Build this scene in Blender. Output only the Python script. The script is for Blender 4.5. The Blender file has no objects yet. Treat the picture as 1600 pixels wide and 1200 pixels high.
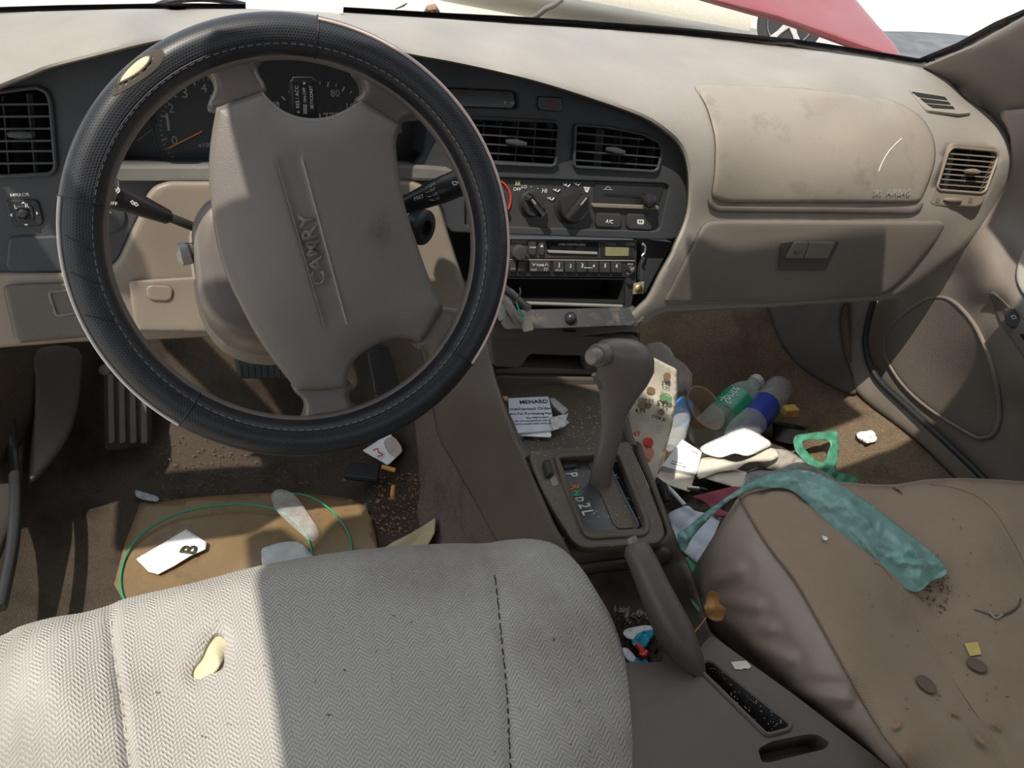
import bpy, bmesh, math, random
import numpy as np
from mathutils import Vector, Matrix, geometry
from math import sin, cos, pi, radians as R
random.seed(7); rng = np.random.default_rng(7)
SC = bpy.context.scene; COL = SC.collection

# ---------------------------------------------------------------- camera
CX, CY, CZ, YAW, PIT, ROL, FL = -.4294, -.6596, .9623, .40620, .60857, .15375, 1202.43
def _cam():
    cy, sy, cp, sp = cos(YAW), sin(YAW), cos(PIT), sin(PIT)
    F = np.array([sy*cp, cy*cp, -sp]); Rt = np.array([cy, -sy, 0]); U = np.cross(Rt, F)
    c, s = cos(ROL), sin(ROL)
    return np.array([CX, CY, CZ]), Rt*c+U*s, -Rt*s+U*c, F
CO, CR, CU, CF = _cam()
cd = bpy.data.cameras.new('camera'); cam = bpy.data.objects.new('camera', cd); COL.objects.link(cam)
cd.sensor_width = 36; cd.lens = 36*FL/1600; cd.clip_start = .02; cd.clip_end = 300
M = Matrix(((CR[0], CU[0], -CF[0], CO[0]), (CR[1], CU[1], -CF[1], CO[1]), (CR[2], CU[2], -CF[2], CO[2]), (0, 0, 0, 1)))
cam.matrix_world = M; SC.camera = cam

# ---------------------------------------------------------------- measuring: where a sight line meets a real surface
def rd(px, py): return CF + CR*(px-800)/FL - CU*(py-600)/FL
def hit(px, py, P, N):
    d = rd(px, py); P = np.array(P, float); N = np.array(N, float)
    return CO + d*((P-CO)@N)/(d@N)
def PY(px, py, y): return hit(px, py, (0, y, 0), (0, 1, 0))
def PZ(px, py, z): return hit(px, py, (0, 0, z), (0, 0, 1))
def PX(px, py, x): return hit(px, py, (x, 0, 0), (1, 0, 0))
def proj(P):
    d = np.asarray(P, float)-CO; t = d@CF
    return np.array([800+FL*(d@CR)/t, 600-FL*(d@CU)/t])
class Plane:
    def __init__(s, P, N, xh=(1, 0, 0)):
        s.P = np.array(P, float); s.N = np.array(N, float)/np.linalg.norm(N)
        if s.N@(CO-s.P) < 0: s.N = -s.N
        x = np.array(xh, float); x -= s.N*(x@s.N); s.X = x/np.linalg.norm(x); s.Y = np.cross(s.N, s.X)
    def t(s, px, py):
        d = rd(px, py); return ((s.P-CO)@s.N)/(d@s.N)
    def at(s, px, py, h=0):
        return hit(px, py, s.P+s.N*h, s.N)
    def uv(s, px, py, h=0):
        p = s.at(px, py, h)-s.P; return (p@s.X, p@s.Y)
    def w(s, u, v, h=0): return s.P+s.X*u+s.Y*v+s.N*h
    def off(s, h): return Plane(s.P+s.N*h, s.N, s.X)
class Surf:      # smooth surface through measured points: (px, py, axis, value)
    def __init__(s, C, lam=1e-4):
        pts = []; inv = []
        for c in C:
            d = rd(c[0], c[1]); k = 'xyz'.find(c[2]) if isinstance(c[2], str) else -1
            if k >= 0: t = (c[3]-CO[k])/d[k]
            else: t = c[2].t(c[0], c[1]) - (c[3] if len(c) > 3 else 0)
            pts.append((c[0]/1000, c[1]/1000)); inv.append(1/t)
        s.p = np.array(pts); n = len(pts)
        D = np.linalg.norm(s.p[:, None]-s.p[None], axis=2)
        K = np.where(D > 0, D*D*np.log(D+1e-12), 0)+lam*np.eye(n)
        Q = np.c_[np.ones(n), s.p]
        A = np.block([[K, Q], [Q.T, np.zeros((3, 3))]])
        s.w = np.linalg.solve(A, np.r_[inv, 0, 0, 0])
    def t(s, px, py):
        q = np.array((px/1000, py/1000)); D = np.linalg.norm(s.p-q, axis=1)
        k = np.where(D > 0, D*D*np.log(D+1e-12), 0)
        return 1/(k@s.w[:-3]+s.w[-3]+q@s.w[-2:])
    def at(s, px, py, h=0): return CO+rd(px, py)*(s.t(px, py)-h)

# ---------------------------------------------------------------- outlines
def fil(P, r, n=5):         # polygon with rounded corners; r number or list
    out = []; N = len(P)
    for i in range(N):
        a = np.array(P[i-1], float); b = np.array(P[i], float); c = np.array(P[(i+1) % N], float)
        rr = r[i] if isinstance(r, (list, tuple)) else r
        la = np.linalg.norm(a-b); lc = np.linalg.norm(c-b); k = min(rr, la*.48, lc*.48)
        if k < 1e-6: out.append(tuple(b)); continue
        p = b+(a-b)/la*k; q = b+(c-b)/lc*k
        for j in range(n+1):
            t = j/n; out.append(tuple(p*(1-t)**2+2*b*t*(1-t)+q*t*t))
    return out
def cr(P, n=6, closed=True):     # Catmull-Rom
    P = [np.array(p, float) for p in P]; N = len(P); out = []
    for i in range(N if closed else N-1):
        if closed: a, b, c, d = P[i-1], P[i], P[(i+1) % N], P[(i+2) % N]
        else: a, b, c, d = P[max(i-1, 0)], P[i], P[i+1], P[min(i+2, N-1)]
        for j in range(n):
            t = j/n
            out.append(.5*((2*b)+(c-a)*t+(2*a-5*b+4*c-d)*t*t+(3*b-a-3*c+d)*t**3))
    if not closed: out.append(P[-1])
    return out
def resample(P, step, closed=True):
    P = [np.array(p, float) for p in P]; out = []
    N = len(P)
    for i in range(N if closed else N-1):
        a, b = P[i], P[(i+1) % N]; L = np.linalg.norm(b-a)
        if L < step*.3 and out and np.linalg.norm(a-out[-1]) < step*.3: continue
        k = max(1, int(round(L/step)))
        for j in range(k): out.append(a+(b-a)*j/k)
    if not closed: out.append(P[-1])
    return out
def inside(Q, poly):
    Q = np.asarray(Q); poly = np.asarray(poly); x, y = Q[:, 0], Q[:, 1]; c = np.zeros(len(Q), bool)
    j = len(poly)-1
    for i in range(len(poly)):
        xi, yi = poly[i]; xj, yj = poly[j]
        if yi != yj:
            m = ((yi > y) != (yj > y)) & (x < (xj-xi)*(y-yi)/(yj-yi)+xi); c ^= m
        j = i
    return c
def edist(Q, poly, closed=True):
    Q = np.asarray(Q, float); poly = np.asarray(poly, float); best = np.full(len(Q), 1e9)
    n = len(poly)
    for i in range(n if closed else n-1):
        a = poly[i]; b = poly[(i+1) % n]; ab = b-a; L = ab@ab
        if L < 1e-12: continue
        t = np.clip(((Q-a)@ab)/L, 0, 1); d = np.linalg.norm(Q-(a+t[:, None]*ab), axis=1); best = np.minimum(best, d)
    return best

# ---------------------------------------------------------------- objects
def link(name, me, mat=None, parent=None):
    o = bpy.data.objects.new(name, me); COL.objects.link(o)
    if mat is not None: me.materials.append(mat)
    if parent is not None:
        o.parent = parent
        if parent.type == 'EMPTY': o.matrix_parent_inverse = Matrix.Translation(-Vector(parent.location))
    return o
def mesh(name, V, F, mat, parent=None, smooth=True, sharp=None):
    me = bpy.data.meshes.new(name); me.from_pydata([tuple(map(float, v)) for v in V], [], F)
    me.update()
    bm = bmesh.new(); bm.from_mesh(me); bmesh.ops.recalc_face_normals(bm, faces=bm.faces[:]) if sharp != 'keep' else None
    bm.to_mesh(me); bm.free()
    if smooth:
        me.polygons.foreach_set('use_smooth', [True]*len(me.polygons))
        try: me.set_sharp_from_angle(angle=R(40))
        except Exception: pass
    return link(name, me, mat, parent)
def thing(name, label, cat, loc=(0, 0, 0), group=None):
    o = bpy.data.objects.new(name, None); COL.objects.link(o); o.location = tuple(map(float, loc)); o.empty_display_size = .05
    o['label'] = label; o['category'] = cat
    if group: o['group'] = group
    return o
def tag(o, label, cat, group=None, kind=None):
    if label: o['label'] = label; o['category'] = cat
    if group: o['group'] = group
    if kind: o['kind'] = kind
    if o.type == 'MESH' and kind != 'structure': rebase(o)
    return o
def rebase(o):
    me = o.data
    if not len(me.vertices): return
    a = np.array([v.co[:] for v in me.vertices]); c = Vector(((a[:, 0].min()+a[:, 0].max())/2, (a[:, 1].min()+a[:, 1].max())/2, a[:, 2].min()))
    me.transform(Matrix.Translation(-c)); o.location = c
    for ch in o.children: ch.matrix_parent_inverse = Matrix.Translation(-c)
def struct(o): o['kind'] = 'structure'; return o
def part_label(o, s): o['label'] = s; return o

# ---------------------------------------------------------------- shapes
def sheet(name, outline, surf, mat, parent=None, step=10, holes=(), rnd=None, thick=.008, fn=None, skirt=None, lift=0, bound=None):
    ol = [np.array(p[:2], float) for p in resample(outline, bound or step*.8)]
    hs = [[np.array(p[:2], float) for p in resample(h, (bound or step*.8))] for h in holes]
    A = np.array(ol); mn, mx = A.min(0), A.max(0)
    G = []; row = 0; y = mn[1]+step*.5
    while y < mx[1]:
        x = mn[0]+(step*.5 if row % 2 else 0)
        while x < mx[0]: G.append((x, y)); x += step
        y += step*.866; row += 1
    G = np.array(G) if G else np.zeros((0, 2))
    if len(G):
        ok = inside(G, A) & (edist(G, A) > step*.45)
        for h in hs: ok &= ~inside(G, np.array(h)) & (edist(G, np.array(h)) > step*.45)
        G = G[ok]
    if rnd:      # extra rings near the edge for a clean rounded lip
        ring = []
        w = rnd[0]; n = len(A); nx = []
        area = .5*sum(A[i][0]*A[(i+1) % n][1]-A[(i+1) % n][0]*A[i][1] for i in range(n)); sg = 1 if area > 0 else -1
        for i in range(n):
            e = A[(i+1) % n]-A[i-1]; e = e/(np.linalg.norm(e)+1e-9); nx.append(np.array((-e[1], e[0]))*sg)
        for fr in (.25, .6, 1.0):
            q = A+np.array(nx)*w*fr; dd = edist(q, A); m = (dd > w*fr*.9) & inside(q, A)
            ring.append(q[m])
        ring = np.concatenate(ring)
        for h in hs:
            if len(ring): ring = ring[~inside(ring, np.array(h))]
        if len(ring) and len(G):
            G = G[edist(G, A) > w*1.15]
            for k in range(0, len(G), 4000): pass
        G = np.concatenate([G, ring]) if len(ring) else G
    vs = ol+sum(hs, [])+[g for g in G]; es = []; b = 0
    for L in [ol]+hs:
        n = len(L); es += [(b+i, b+(i+1) % n) for i in range(n)]; b += n
    v2, e2, f2, *_ = geometry.delaunay_2d_cdt([Vector((float(v[0]), float(v[1]))) for v in vs], es, [], 0, 1e-4)
    Q = np.array([v[:] for v in v2]); T = [tuple(f) for f in f2]
    cen = np.array([(Q[f[0]]+Q[f[1]]+Q[f[2]])/3 for f in T]); ok = inside(cen, A)
    for h in hs: ok &= ~inside(cen, np.array(h))
    T = [t for t, k in zip(T, ok) if k]
    used = sorted({i for t in T for i in t}); mp = {a: i for i, a in enumerate(used)}; Q = Q[used]; T = [tuple(mp[i] for i in t) for t in T]
    disp = np.full(len(Q), float(lift))
    if rnd:
        d = edist(Q, A)
        for h in hs: d = np.minimum(d, edist(Q, np.array(h))) if len(rnd) > 2 else d
        u = np.clip(1-d/rnd[0], 0, 1); disp -= rnd[1]*(1-np.sqrt(np.maximum(0, 1-u*u)))
    if fn is not None: disp += fn(Q)
    V = [surf.at(q[0], q[1], h) for q, h in zip(Q, disp)]
    out = []
    for t in T:     # face the viewer
        a, b_, c = (np.array(V[i]) for i in t); n = np.cross(b_-a, c-a)
        out.append(t if n@(CO-a) > 0 else t[::-1])
    V = list(V)
    if skirt:
        ec = {}
        for t in out:
            for i in range(3):
                a, b_ = t[i], t[(i+1) % 3]; ec[(a, b_)] = 1
        bd = [(a, b_) for a, b_ in ec if (b_, a) not in ec]; mp = {}
        for a, b_ in bd:
            for i in (a, b_):
                if i not in mp:
                    mp[i] = len(V); V.append(np.array(V[i])+np.array(skirt))
            out.append((b_, a, mp[a], mp[b_]))
    o = mesh(name, V, out, mat, parent, sharp='keep')
    if thick:
        m = o.modifiers.new('thick', 'SOLIDIFY'); m.thickness = thick; m.offset = -1
    return o
def flat(name, poly, pl, mat, parent=None, thick=.004, bevel=.001, holes=(), lift=0, px=True, seg=2):
    """rounded plate on a plane; poly in photo pixels (px) or plane units; the face is 'lift' above the plane"""
    cu = bpy.data.curves.new(name, 'CURVE'); cu.dimensions = '2D'; cu.fill_mode = 'BOTH'
    for P in [poly]+list(holes):
        P = [pl.uv(p[0], p[1], lift) for p in P] if px else P
        sp = cu.splines.new('POLY'); sp.points.add(len(P)-1)
        for i, p in enumerate(P): sp.points[i].co = (p[0], p[1], 0, 1)
        sp.use_cyclic_u = True
    bevel = min(bevel, thick*.45)
    cu.extrude = max(thick/2-bevel, 0); cu.bevel_depth = bevel; cu.bevel_resolution = seg-1; cu.offset = -bevel
    o = bpy.data.objects.new('tmp', cu); COL.objects.link(o)
    dg = bpy.context.evaluated_depsgraph_get(); me = bpy.data.meshes.new_from_object(o.evaluated_get(dg))
    bpy.data.objects.remove(o); bpy.data.curves.remove(cu)
    O = pl.w(0, 0, lift-thick/2)
    T = Matrix(((pl.X[0], pl.Y[0], pl.N[0], O[0]), (pl.X[1], pl.Y[1], pl.N[1], O[1]), (pl.X[2], pl.Y[2], pl.N[2], O[2]), (0, 0, 0, 1)))
    me.transform(T); me.name = name
    me.polygons.foreach_set('use_smooth', [True]*len(me.polygons))
    try: me.set_sharp_from_angle(angle=R(35))
    except Exception: pass
    me.materials.clear()
    return link(name, me, mat, parent)
def loftrings(name, rings, mat, parent=None, caps=True, closed=False, smooth=True):
    n = len(rings[0]); V = [p for r in rings for p in r]; F = []
    m = len(rings)
    for i in range(m if closed else m-1):
        a = i*n; b = ((i+1) % m)*n
        for j in range(n): F.append((a+j, a+(j+1) % n, b+(j+1) % n, b+j))
    if caps and not closed:
        F.append(tuple(range(n))[::-1]); F.append(tuple(range((m-1)*n, m*n)))
    return mesh(name, V, F, mat, parent, smooth)
def tuberings(P, r, n=12, up=None, sx=1., closed=False, shape=None):
    P = [np.array(p, float) for p in P]; N = len(P); rr = r if hasattr(r, '__len__') else [r]*N
    prev = None; rings = []
    for i in range(N):
        if closed: t = P[(i+1) % N]-P[i-1]
        else: t = P[min(i+1, N-1)]-P[max(i-1, 0)]
        t = t/(np.linalg.norm(t)+1e-12)
        if prev is None:
            u = np.array(up, float) if up is not None else (np.array((0, 0, 1.)) if abs(t[2]) < .9 else np.array((1., 0, 0)))
        else: u = prev if up is None else np.array(up, float)
        u = u-t*(u@t); u /= np.linalg.norm(u)+1e-12; prev = u; s = np.cross(t, u)
        ra = rr[i]; a, b = (ra if hasattr(ra, '__len__') else (ra*sx, ra))
        ring = []
        for j in range(n):
            th = 2*pi*j/n; c_, s_ = cos(th), sin(th)
            if shape: k = shape; c_ = math.copysign(abs(c_)**k, c_); s_ = math.copysign(abs(s_)**k, s_)
            ring.append(P[i]+s*a*c_+u*b*s_)
        rings.append(ring)
    return rings
def tube(name, P, r, mat, parent=None, n=12, **k):
    closed = k.get('closed', False)
    return loftrings(name, tuberings(P, r, n, **k), mat, parent, closed=closed)
def lathe(name, prof, base, axis, mat, parent=None, n=28, flutes=0, fd=0):
    """prof: (distance along axis, radius)"""
    ax = np.array(axis, float); ax /= np.linalg.norm(ax)
    u = np.cross(ax, (0, 0, 1.) if abs(ax[2]) < .9 else (1., 0, 0)); u /= np.linalg.norm(u); v = np.cross(ax, u)
    rings = []
    for h, r in prof:
        rings.append([np.array(base)+ax*h+(u*cos(2*pi*j/n)+v*sin(2*pi*j/n))*(r*(1+fd*(cos(flutes*2*pi*j/n) if flutes else 0))) for j in range(n)])
    return loftrings(name, rings, mat, parent)
def boxw(name, c, ax, ay, az, size, mat, parent=None, bev=.002):
    bm = bmesh.new(); bmesh.ops.create_cube(bm, size=1)
    ax, ay, az = [np.array(a, float)/np.linalg.norm(a) for a in (ax, ay, az)]
    for v in bm.verts:
        p = np.array(c)+ax*v.co.x*size[0]+ay*v.co.y*size[1]+az*v.co.z*size[2]; v.co = Vector(p)
    if bev: bmesh.ops.bevel(bm, geom=bm.edges[:], offset=bev, segments=2, affect='EDGES', profile=.5)
    bmesh.ops.recalc_face_normals(bm, faces=bm.faces[:])
    me = bpy.data.meshes.new(name); bm.to_mesh(me); bm.free()
    me.polygons.foreach_set('use_smooth', [True]*len(me.polygons))
    try: me.set_sharp_from_angle(angle=R(35))
    except Exception: pass
    return link(name, me, mat, parent)
def merge(name, objs, mat=None, parent=None):
    bm = bmesh.new(); mats = []; 
    for o in objs:
        k = len(bm.faces); me = o.data
        if o.modifiers:
            dg = bpy.context.evaluated_depsgraph_get(); me = bpy.data.meshes.new_from_object(o.evaluated_get(dg))
        bm.from_mesh(me); bm.faces.ensure_lookup_table()
        mm = o.data.materials[0] if len(o.data.materials) else None
        if mm not in mats: mats.append(mm)
        for f in bm.faces[k:]: f.material_index = mats.index(mm)
    me = bpy.data.meshes.new(name); bm.to_mesh(me); bm.free()
    for o in objs: bpy.data.objects.remove(o)
    o = link(name, me, None, parent)
    for m_ in (mats if mat is None else [mat]): me.materials.append(m_)
    try: me.set_sharp_from_angle(angle=R(35))
    except Exception: pass
    return o
_font = None
def text(s, p0, p1, pl, mat, parent=None, name='lettering', lift=.0006, ext=.0003, ys=1.0, bold=0):
    """lettering whose baseline runs from pixel p0 to p1 on the plane"""
    a = np.array(pl.uv(*p0, lift)); b = np.array(pl.uv(*p1, lift)); d = b-a; L = np.linalg.norm(d)
    cu = bpy.data.curves.new('t', 'FONT'); cu.body = s; cu.size = 1; cu.resolution_u = 2; cu.offset = bold
    o = bpy.data.objects.new('tmp', cu); COL.objects.link(o)
    dg = bpy.context.evaluated_depsgraph_get(); dg.update(); me = bpy.data.meshes.new_from_object(o.evaluated_get(dg))
    bpy.data.objects.remove(o); bpy.data.curves.remove(cu)
    bm = bmesh.new(); bm.from_mesh(me); bmesh.ops.remove_doubles(bm, verts=bm.verts[:], dist=1e-5)
    xs = [v.co.x for v in bm.verts]; x0, x1 = min(xs), max(xs); k = L/(x1-x0)
    if ext:
        r = bmesh.ops.extrude_face_region(bm, geom=bm.faces[:]); vs = [g for g in r['geom'] if isinstance(g, bmesh.types.BMVert)]
        for v in vs: v.co.z += ext/k
    X = d/L; Yv = np.array((-X[1], X[0]))
    for v in bm.verts:
        q = a+X*(v.co.x-x0)*k+Yv*v.co.y*k*ys; v.co = Vector(pl.w(q[0], q[1], lift-ext+v.co.z*k))
    bmesh.ops.recalc_face_normals(bm, faces=bm.faces[:])
    bm.to_mesh(me); bm.free(); me.name = name; me.materials.clear()
    return link(name, me, mat, parent)
# ---------------------------------------------------------------- materials
def newmat(name):
    m = bpy.data.materials.new(name); m.use_nodes = True; nt = m.node_tree
    return m, nt, nt.nodes['Principled BSDF'], nt.nodes.new('ShaderNodeTexCoord')
def N(nt, t, **k):
    n = nt.nodes.new(t)
    for a, v in k.items():
        if a in n.inputs: n.inputs[a].default_value = v
        else: setattr(n, a, v)
    return n
def ramp(nt, src, p0, p1, c0=(0, 0, 0, 1), c1=(1, 1, 1, 1)):
    r = nt.nodes.new('ShaderNodeValToRGB'); e = r.color_ramp.elements
    e[0].position = p0; e[1].position = p1; e[0].color = c0; e[1].color = c1
    nt.links.new(src, r.inputs[0]); return r.outputs[0]
def mix(nt, f, a, b):
    m = nt.nodes.new('ShaderNodeMix'); m.data_type = 'RGBA'
    for i, v in ((0, f), (6, a), (7, b)):
        if hasattr(v, 'is_linked') or hasattr(v, 'links'): nt.links.new(v, m.inputs[i])
        elif i: m.inputs[i].default_value = (*v[:3], 1)
        else: m.inputs[0].default_value = v
    return m.outputs[2]
def mth(nt, op, a, b=None, c=None):
    m = nt.nodes.new('ShaderNodeMath'); m.operation = op
    for i, v in enumerate((a, b, c)):
        if v is None: continue
        if isinstance(v, (int, float)): m.inputs[i].default_value = v
        else: nt.links.new(v, m.inputs[i])
    return m.outputs[0]
def noise(nt, co, scale, detail=3, rough=.55):
    n = N(nt, 'ShaderNodeTexNoise', Scale=scale, Detail=detail, Roughness=rough); nt.links.new(co, n.inputs['Vector']); return n.outputs['Fac']
def plastic(name, col, rough=.5, grain=900, gb=.15, dust=0., dcol=(.5, .45, .38), blotch=.15, stain=0., scol=(.05, .04, .03), spec=.4, lines=None, coat=0):
    m, nt, B, tc = newmat(name); co = tc.outputs['Object']
    c = mix(nt, ramp(nt, noise(nt, co, 9, 4), .35, .7), tuple(x*(1-blotch) for x in col), tuple(min(1, x*(1+blotch)) for x in col))
    if stain:
        s = ramp(nt, noise(nt, co, 22, 5, .65), .56, .72); c = mix(nt, mth(nt, 'MULTIPLY', s, stain), c, scol)
    if dust:
        s = ramp(nt, noise(nt, co, 420, 2), .66, .74); f = ramp(nt, noise(nt, co, 14, 4), .35, .65)
        c = mix(nt, mth(nt, 'MULTIPLY', mth(nt, 'MULTIPLY', s, f), dust), c, dcol)
        f2 = ramp(nt, noise(nt, co, 6, 5), .4, .75); c = mix(nt, mth(nt, 'MULTIPLY', f2, dust*.35), c, dcol)
    nt.links.new(c, B.inputs['Base Color']); B.inputs['Roughness'].default_value = rough; B.inputs['Specular IOR Level'].default_value = spec
    if coat: B.inputs['Coat Weight'].default_value = coat
    if gb:
        v = N(nt, 'ShaderNodeTexVoronoi', Scale=grain); nt.links.new(co, v.inputs['Vector'])
        b = N(nt, 'ShaderNodeBump', Strength=gb, Distance=.0006); nt.links.new(v.outputs['Distance'], b.inputs['Height']); nt.links.new(b.outputs[0], B.inputs['Normal'])
    return m
def simple(name, col, rough=.5, metal=0, spec=.5, emit=None, es=1):
    m, nt, B, tc = newmat(name); co = tc.outputs['Object']
    c = mix(nt, ramp(nt, noise(nt, co, 60, 3), .35, .7), tuple(x*.92 for x in col), tuple(min(1, x*1.06) for x in col))
    nt.links.new(c, B.inputs['Base Color']); B.inputs['Roughness'].default_value = rough; B.inputs['Metallic'].default_value = metal
    B.inputs['Specular IOR Level'].default_value = spec
    if emit: B.inputs['Emission Color'].default_value = (*emit, 1); B.inputs['Emission Strength'].default_value = es
    return m
def carpet(name, col, col2, bump=.8, scale=500, stain=.5, scol=(.03, .022, .016)):
    m, nt, B, tc = newmat(name); co = tc.outputs['Object']
    c = mix(nt, ramp(nt, noise(nt, co, scale, 3, .7), .35, .65), col, col2)
    c = mix(nt, mth(nt, 'MULTIPLY', ramp(nt, noise(nt, co, 12, 6, .65), .48, .7), stain), c, scol)
    nt.links.new(c, B.inputs['Base Color']); B.inputs['Roughness'].default_value = .95; B.inputs['Specular IOR Level'].default_value = .1
    b = N(nt, 'ShaderNodeBump', Strength=bump, Distance=.004); nt.links.new(noise(nt, co, scale, 4, .7), b.inputs['Height']); nt.links.new(b.outputs[0], B.inputs['Normal'])
    return m
def perforated(name, col, pitch, dot, dcol, rough, up, seam=None, wear=0):
    """dots on a surface wound round the wheel: polar coordinates about the wheel axis (object space is the wheel's own)"""
    m, nt, B, tc = newmat(name); uvn = N(nt, 'ShaderNodeUVMap'); sp = N(nt, 'ShaderNodeSeparateXYZ'); nt.links.new(uvn.outputs[0], sp.inputs[0])
    a = mth(nt, 'DIVIDE', sp.outputs[0], pitch); b = mth(nt, 'DIVIDE', sp.outputs[1], pitch*.87)
    row = mth(nt, 'FLOOR', b); a = mth(nt, 'ADD', a, mth(nt, 'MULTIPLY', row, .5))
    fa = mth(nt, 'SUBTRACT', mth(nt, 'FRACT', a), .5); fb = mth(nt, 'SUBTRACT', mth(nt, 'FRACT', b), .5)
    d = mth(nt, 'SQRT', mth(nt, 'ADD', mth(nt, 'MULTIPLY', fa, fa), mth(nt, 'MULTIPLY', fb, fb)))
    mask = ramp(nt, d, dot*.75, dot, (1, 1, 1, 1), (0, 0, 0, 1))
    c = mix(nt, ramp(nt, noise(nt, tc.outputs['Object'], 30, 4), .35, .7), tuple(x*.8 for x in col), tuple(x*1.25 for x in col))
    if wear: c = mix(nt, mth(nt, 'MULTIPLY', ramp(nt, noise(nt, tc.outputs['Object'], 55, 5, .7), .66, .8), wear), c, (.12, .1, .09))
    c = mix(nt, mask, c, dcol)
    nt.links.new(c, B.inputs['Base Color']); B.inputs['Roughness'].default_value = rough
    bp = N(nt, 'ShaderNodeBump', Strength=.6, Distance=.0006); bp.invert = True; nt.links.new(mask, bp.inputs['Height']); nt.links.new(bp.outputs[0], B.inputs['Normal'])
    return m
def woven(name, col, col2, pitch, zig=True, bump=1., stain=.25, scol=(.16, .13, .10), zw=7):
    """herringbone cloth in the seat's own plane"""
    m, nt, B, tc = newmat(name); co = tc.outputs['Object']; sp = N(nt, 'ShaderNodeSeparateXYZ'); nt.links.new(co, sp.inputs[0])
    wob = mth(nt, 'MULTIPLY', mth(nt, 'SUBTRACT', noise(nt, co, 35, 2), .5), pitch*1.2)
    x = mth(nt, 'DIVIDE', mth(nt, 'ADD', sp.outputs[0], wob), pitch); y = mth(nt, 'DIVIDE', mth(nt, 'ADD', sp.outputs[1], wob), pitch)
    z = mth(nt, 'PINGPONG', x, zw*.5) if zig else x
    s = mth(nt, 'FRACT', mth(nt, 'MULTIPLY', mth(nt, 'ADD', y, z), .55))
    h = mth(nt, 'PINGPONG', s, .5)
    s2 = mth(nt, 'PINGPONG', mth(nt, 'ADD', mth(nt, 'MULTIPLY', x, .9), mth(nt, 'MULTIPLY', y, .15)), .5)
    hh = mth(nt, 'MULTIPLY', mth(nt, 'MULTIPLY', h, 2), mth(nt, 'ADD', .35, mth(nt, 'MULTIPLY', s2, 1.3)))
    c = mix(nt, ramp(nt, hh, .1, .75), col2, col)
    c = mix(nt, mth(nt, 'MULTIPLY', ramp(nt, noise(nt, co, 7, 5, .6), .45, .72), stain), c, scol)
    c = mix(nt, mth(nt, 'MULTIPLY', ramp(nt, noise(nt, co, 170, 2, .5), .74, .78), .5), c, scol)
    nt.links.new(c, B.inputs['Base Color']); B.inputs['Roughness'].default_value = .92; B.inputs['Specular IOR Level'].default_value = .15
    b = N(nt, 'ShaderNodeBump', Strength=bump, Distance=.0012); nt.links.new(hh, b.inputs['Height']); nt.links.new(b.outputs[0], B.inputs['Normal'])
    return m
def clear(name, col=(1, 1, 1), rough=.05, alpha=.25, trans=0.):
    m, nt, B, tc = newmat(name); B.inputs['Base Color'].default_value = (*col, 1); B.inputs['Roughness'].default_value = rough
    nt.links.new(mth(nt, 'MULTIPLY_ADD', noise(nt, tc.outputs['Object'], 80, 3), .2, alpha-.1), B.inputs['Alpha'])
    return m
def film(name, col, alpha=.7, rough=.25, wr=60, bump=.8, tl=.35):
    """thin crinkled plastic film"""
    m, nt, B, tc = newmat(name); co = tc.outputs['Object']
    n = noise(nt, co, wr, 4, .6)
    c = mix(nt, ramp(nt, n, .35, .65), tuple(x*.8 for x in col), tuple(min(1, x*1.15) for x in col)); nt.links.new(c, B.inputs['Base Color'])
    B.inputs['Roughness'].default_value = rough; B.inputs['Alpha'].default_value = alpha
    b = N(nt, 'ShaderNodeBump', Strength=bump, Distance=.004); nt.links.new(n, b.inputs['Height']); nt.links.new(b.outputs[0], B.inputs['Normal'])
    out = nt.nodes['Material Output']; T = N(nt, 'ShaderNodeBsdfTranslucent'); nt.links.new(c, T.inputs[0]); nt.links.new(b.outputs[0], T.inputs['Normal'])
    ms = N(nt, 'ShaderNodeMixShader'); ms.inputs[0].default_value = tl; nt.links.new(B.outputs[0], ms.inputs[1]); nt.links.new(T.outputs[0], ms.inputs[2]); nt.links.new(ms.outputs[0], out.inputs[0])
    return m

TAN = plastic('tan vinyl', (.262, .238, .208), .48, 700, .25, dust=.35, dcol=(.55, .5, .43), blotch=.06, stain=.12, scol=(.2, .16, .12))
TAN2 = plastic('tan trim plastic', (.225, .185, .145), .42, 900, .12, dust=.1, dcol=(.6, .55, .48), blotch=.06)
LID = plastic('airbag lid vinyl', (.275, .24, .195), .45, 700, .25, dust=.25, dcol=(.55, .5, .43), blotch=.06, stain=.45, scol=(.12, .1, .08))
TAUPE = plastic('taupe vinyl', (.148, .127, .114), .45, 800, .22, dust=.12, blotch=.05, spec=.5)
TAUPEP = plastic('taupe plastic', (.145, .122, .109), .38, 900, .1, dust=.1, blotch=.05, spec=.5)
CHAR = plastic('charcoal plastic', (.034, .037, .042), .5, 900, .15, dust=.35, dcol=(.22, .2, .17), blotch=.1)
CHAR2 = plastic('climate panel plastic', (.03, .03, .033), .45, 900, .08, dust=.35, dcol=(.25, .23, .2), blotch=.1)
BLK = plastic('black plastic', (.018, .018, .02), .35, 900, .05, dust=.25, dcol=(.2, .18, .15))
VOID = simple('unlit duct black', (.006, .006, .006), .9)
GLOSS = simple('smoked clear plastic', (.012, .012, .018), .1)
CONS = plastic('console plastic', (.088, .070, .056), .42, 800, .25, dust=.35, dcol=(.3, .26, .2), blotch=.08, stain=.15)
CONSD = plastic('dirty console plastic', (.10, .080, .062), .5, 800, .25, dust=.9, dcol=(.26, .21, .15), blotch=.15, stain=.3, scol=(.05, .04, .03))
DKBR = plastic('dark brown lower dash plastic', (.095, .082, .068), .5, 900, .15, dust=.2, dcol=(.3, .26, .2))
GLOVE = plastic('glove box plastic', (.19, .165, .14), .45, 700, .25, dust=.15, blotch=.05)
WHT = simple('white print', (.75, .75, .72), .6)
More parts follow.
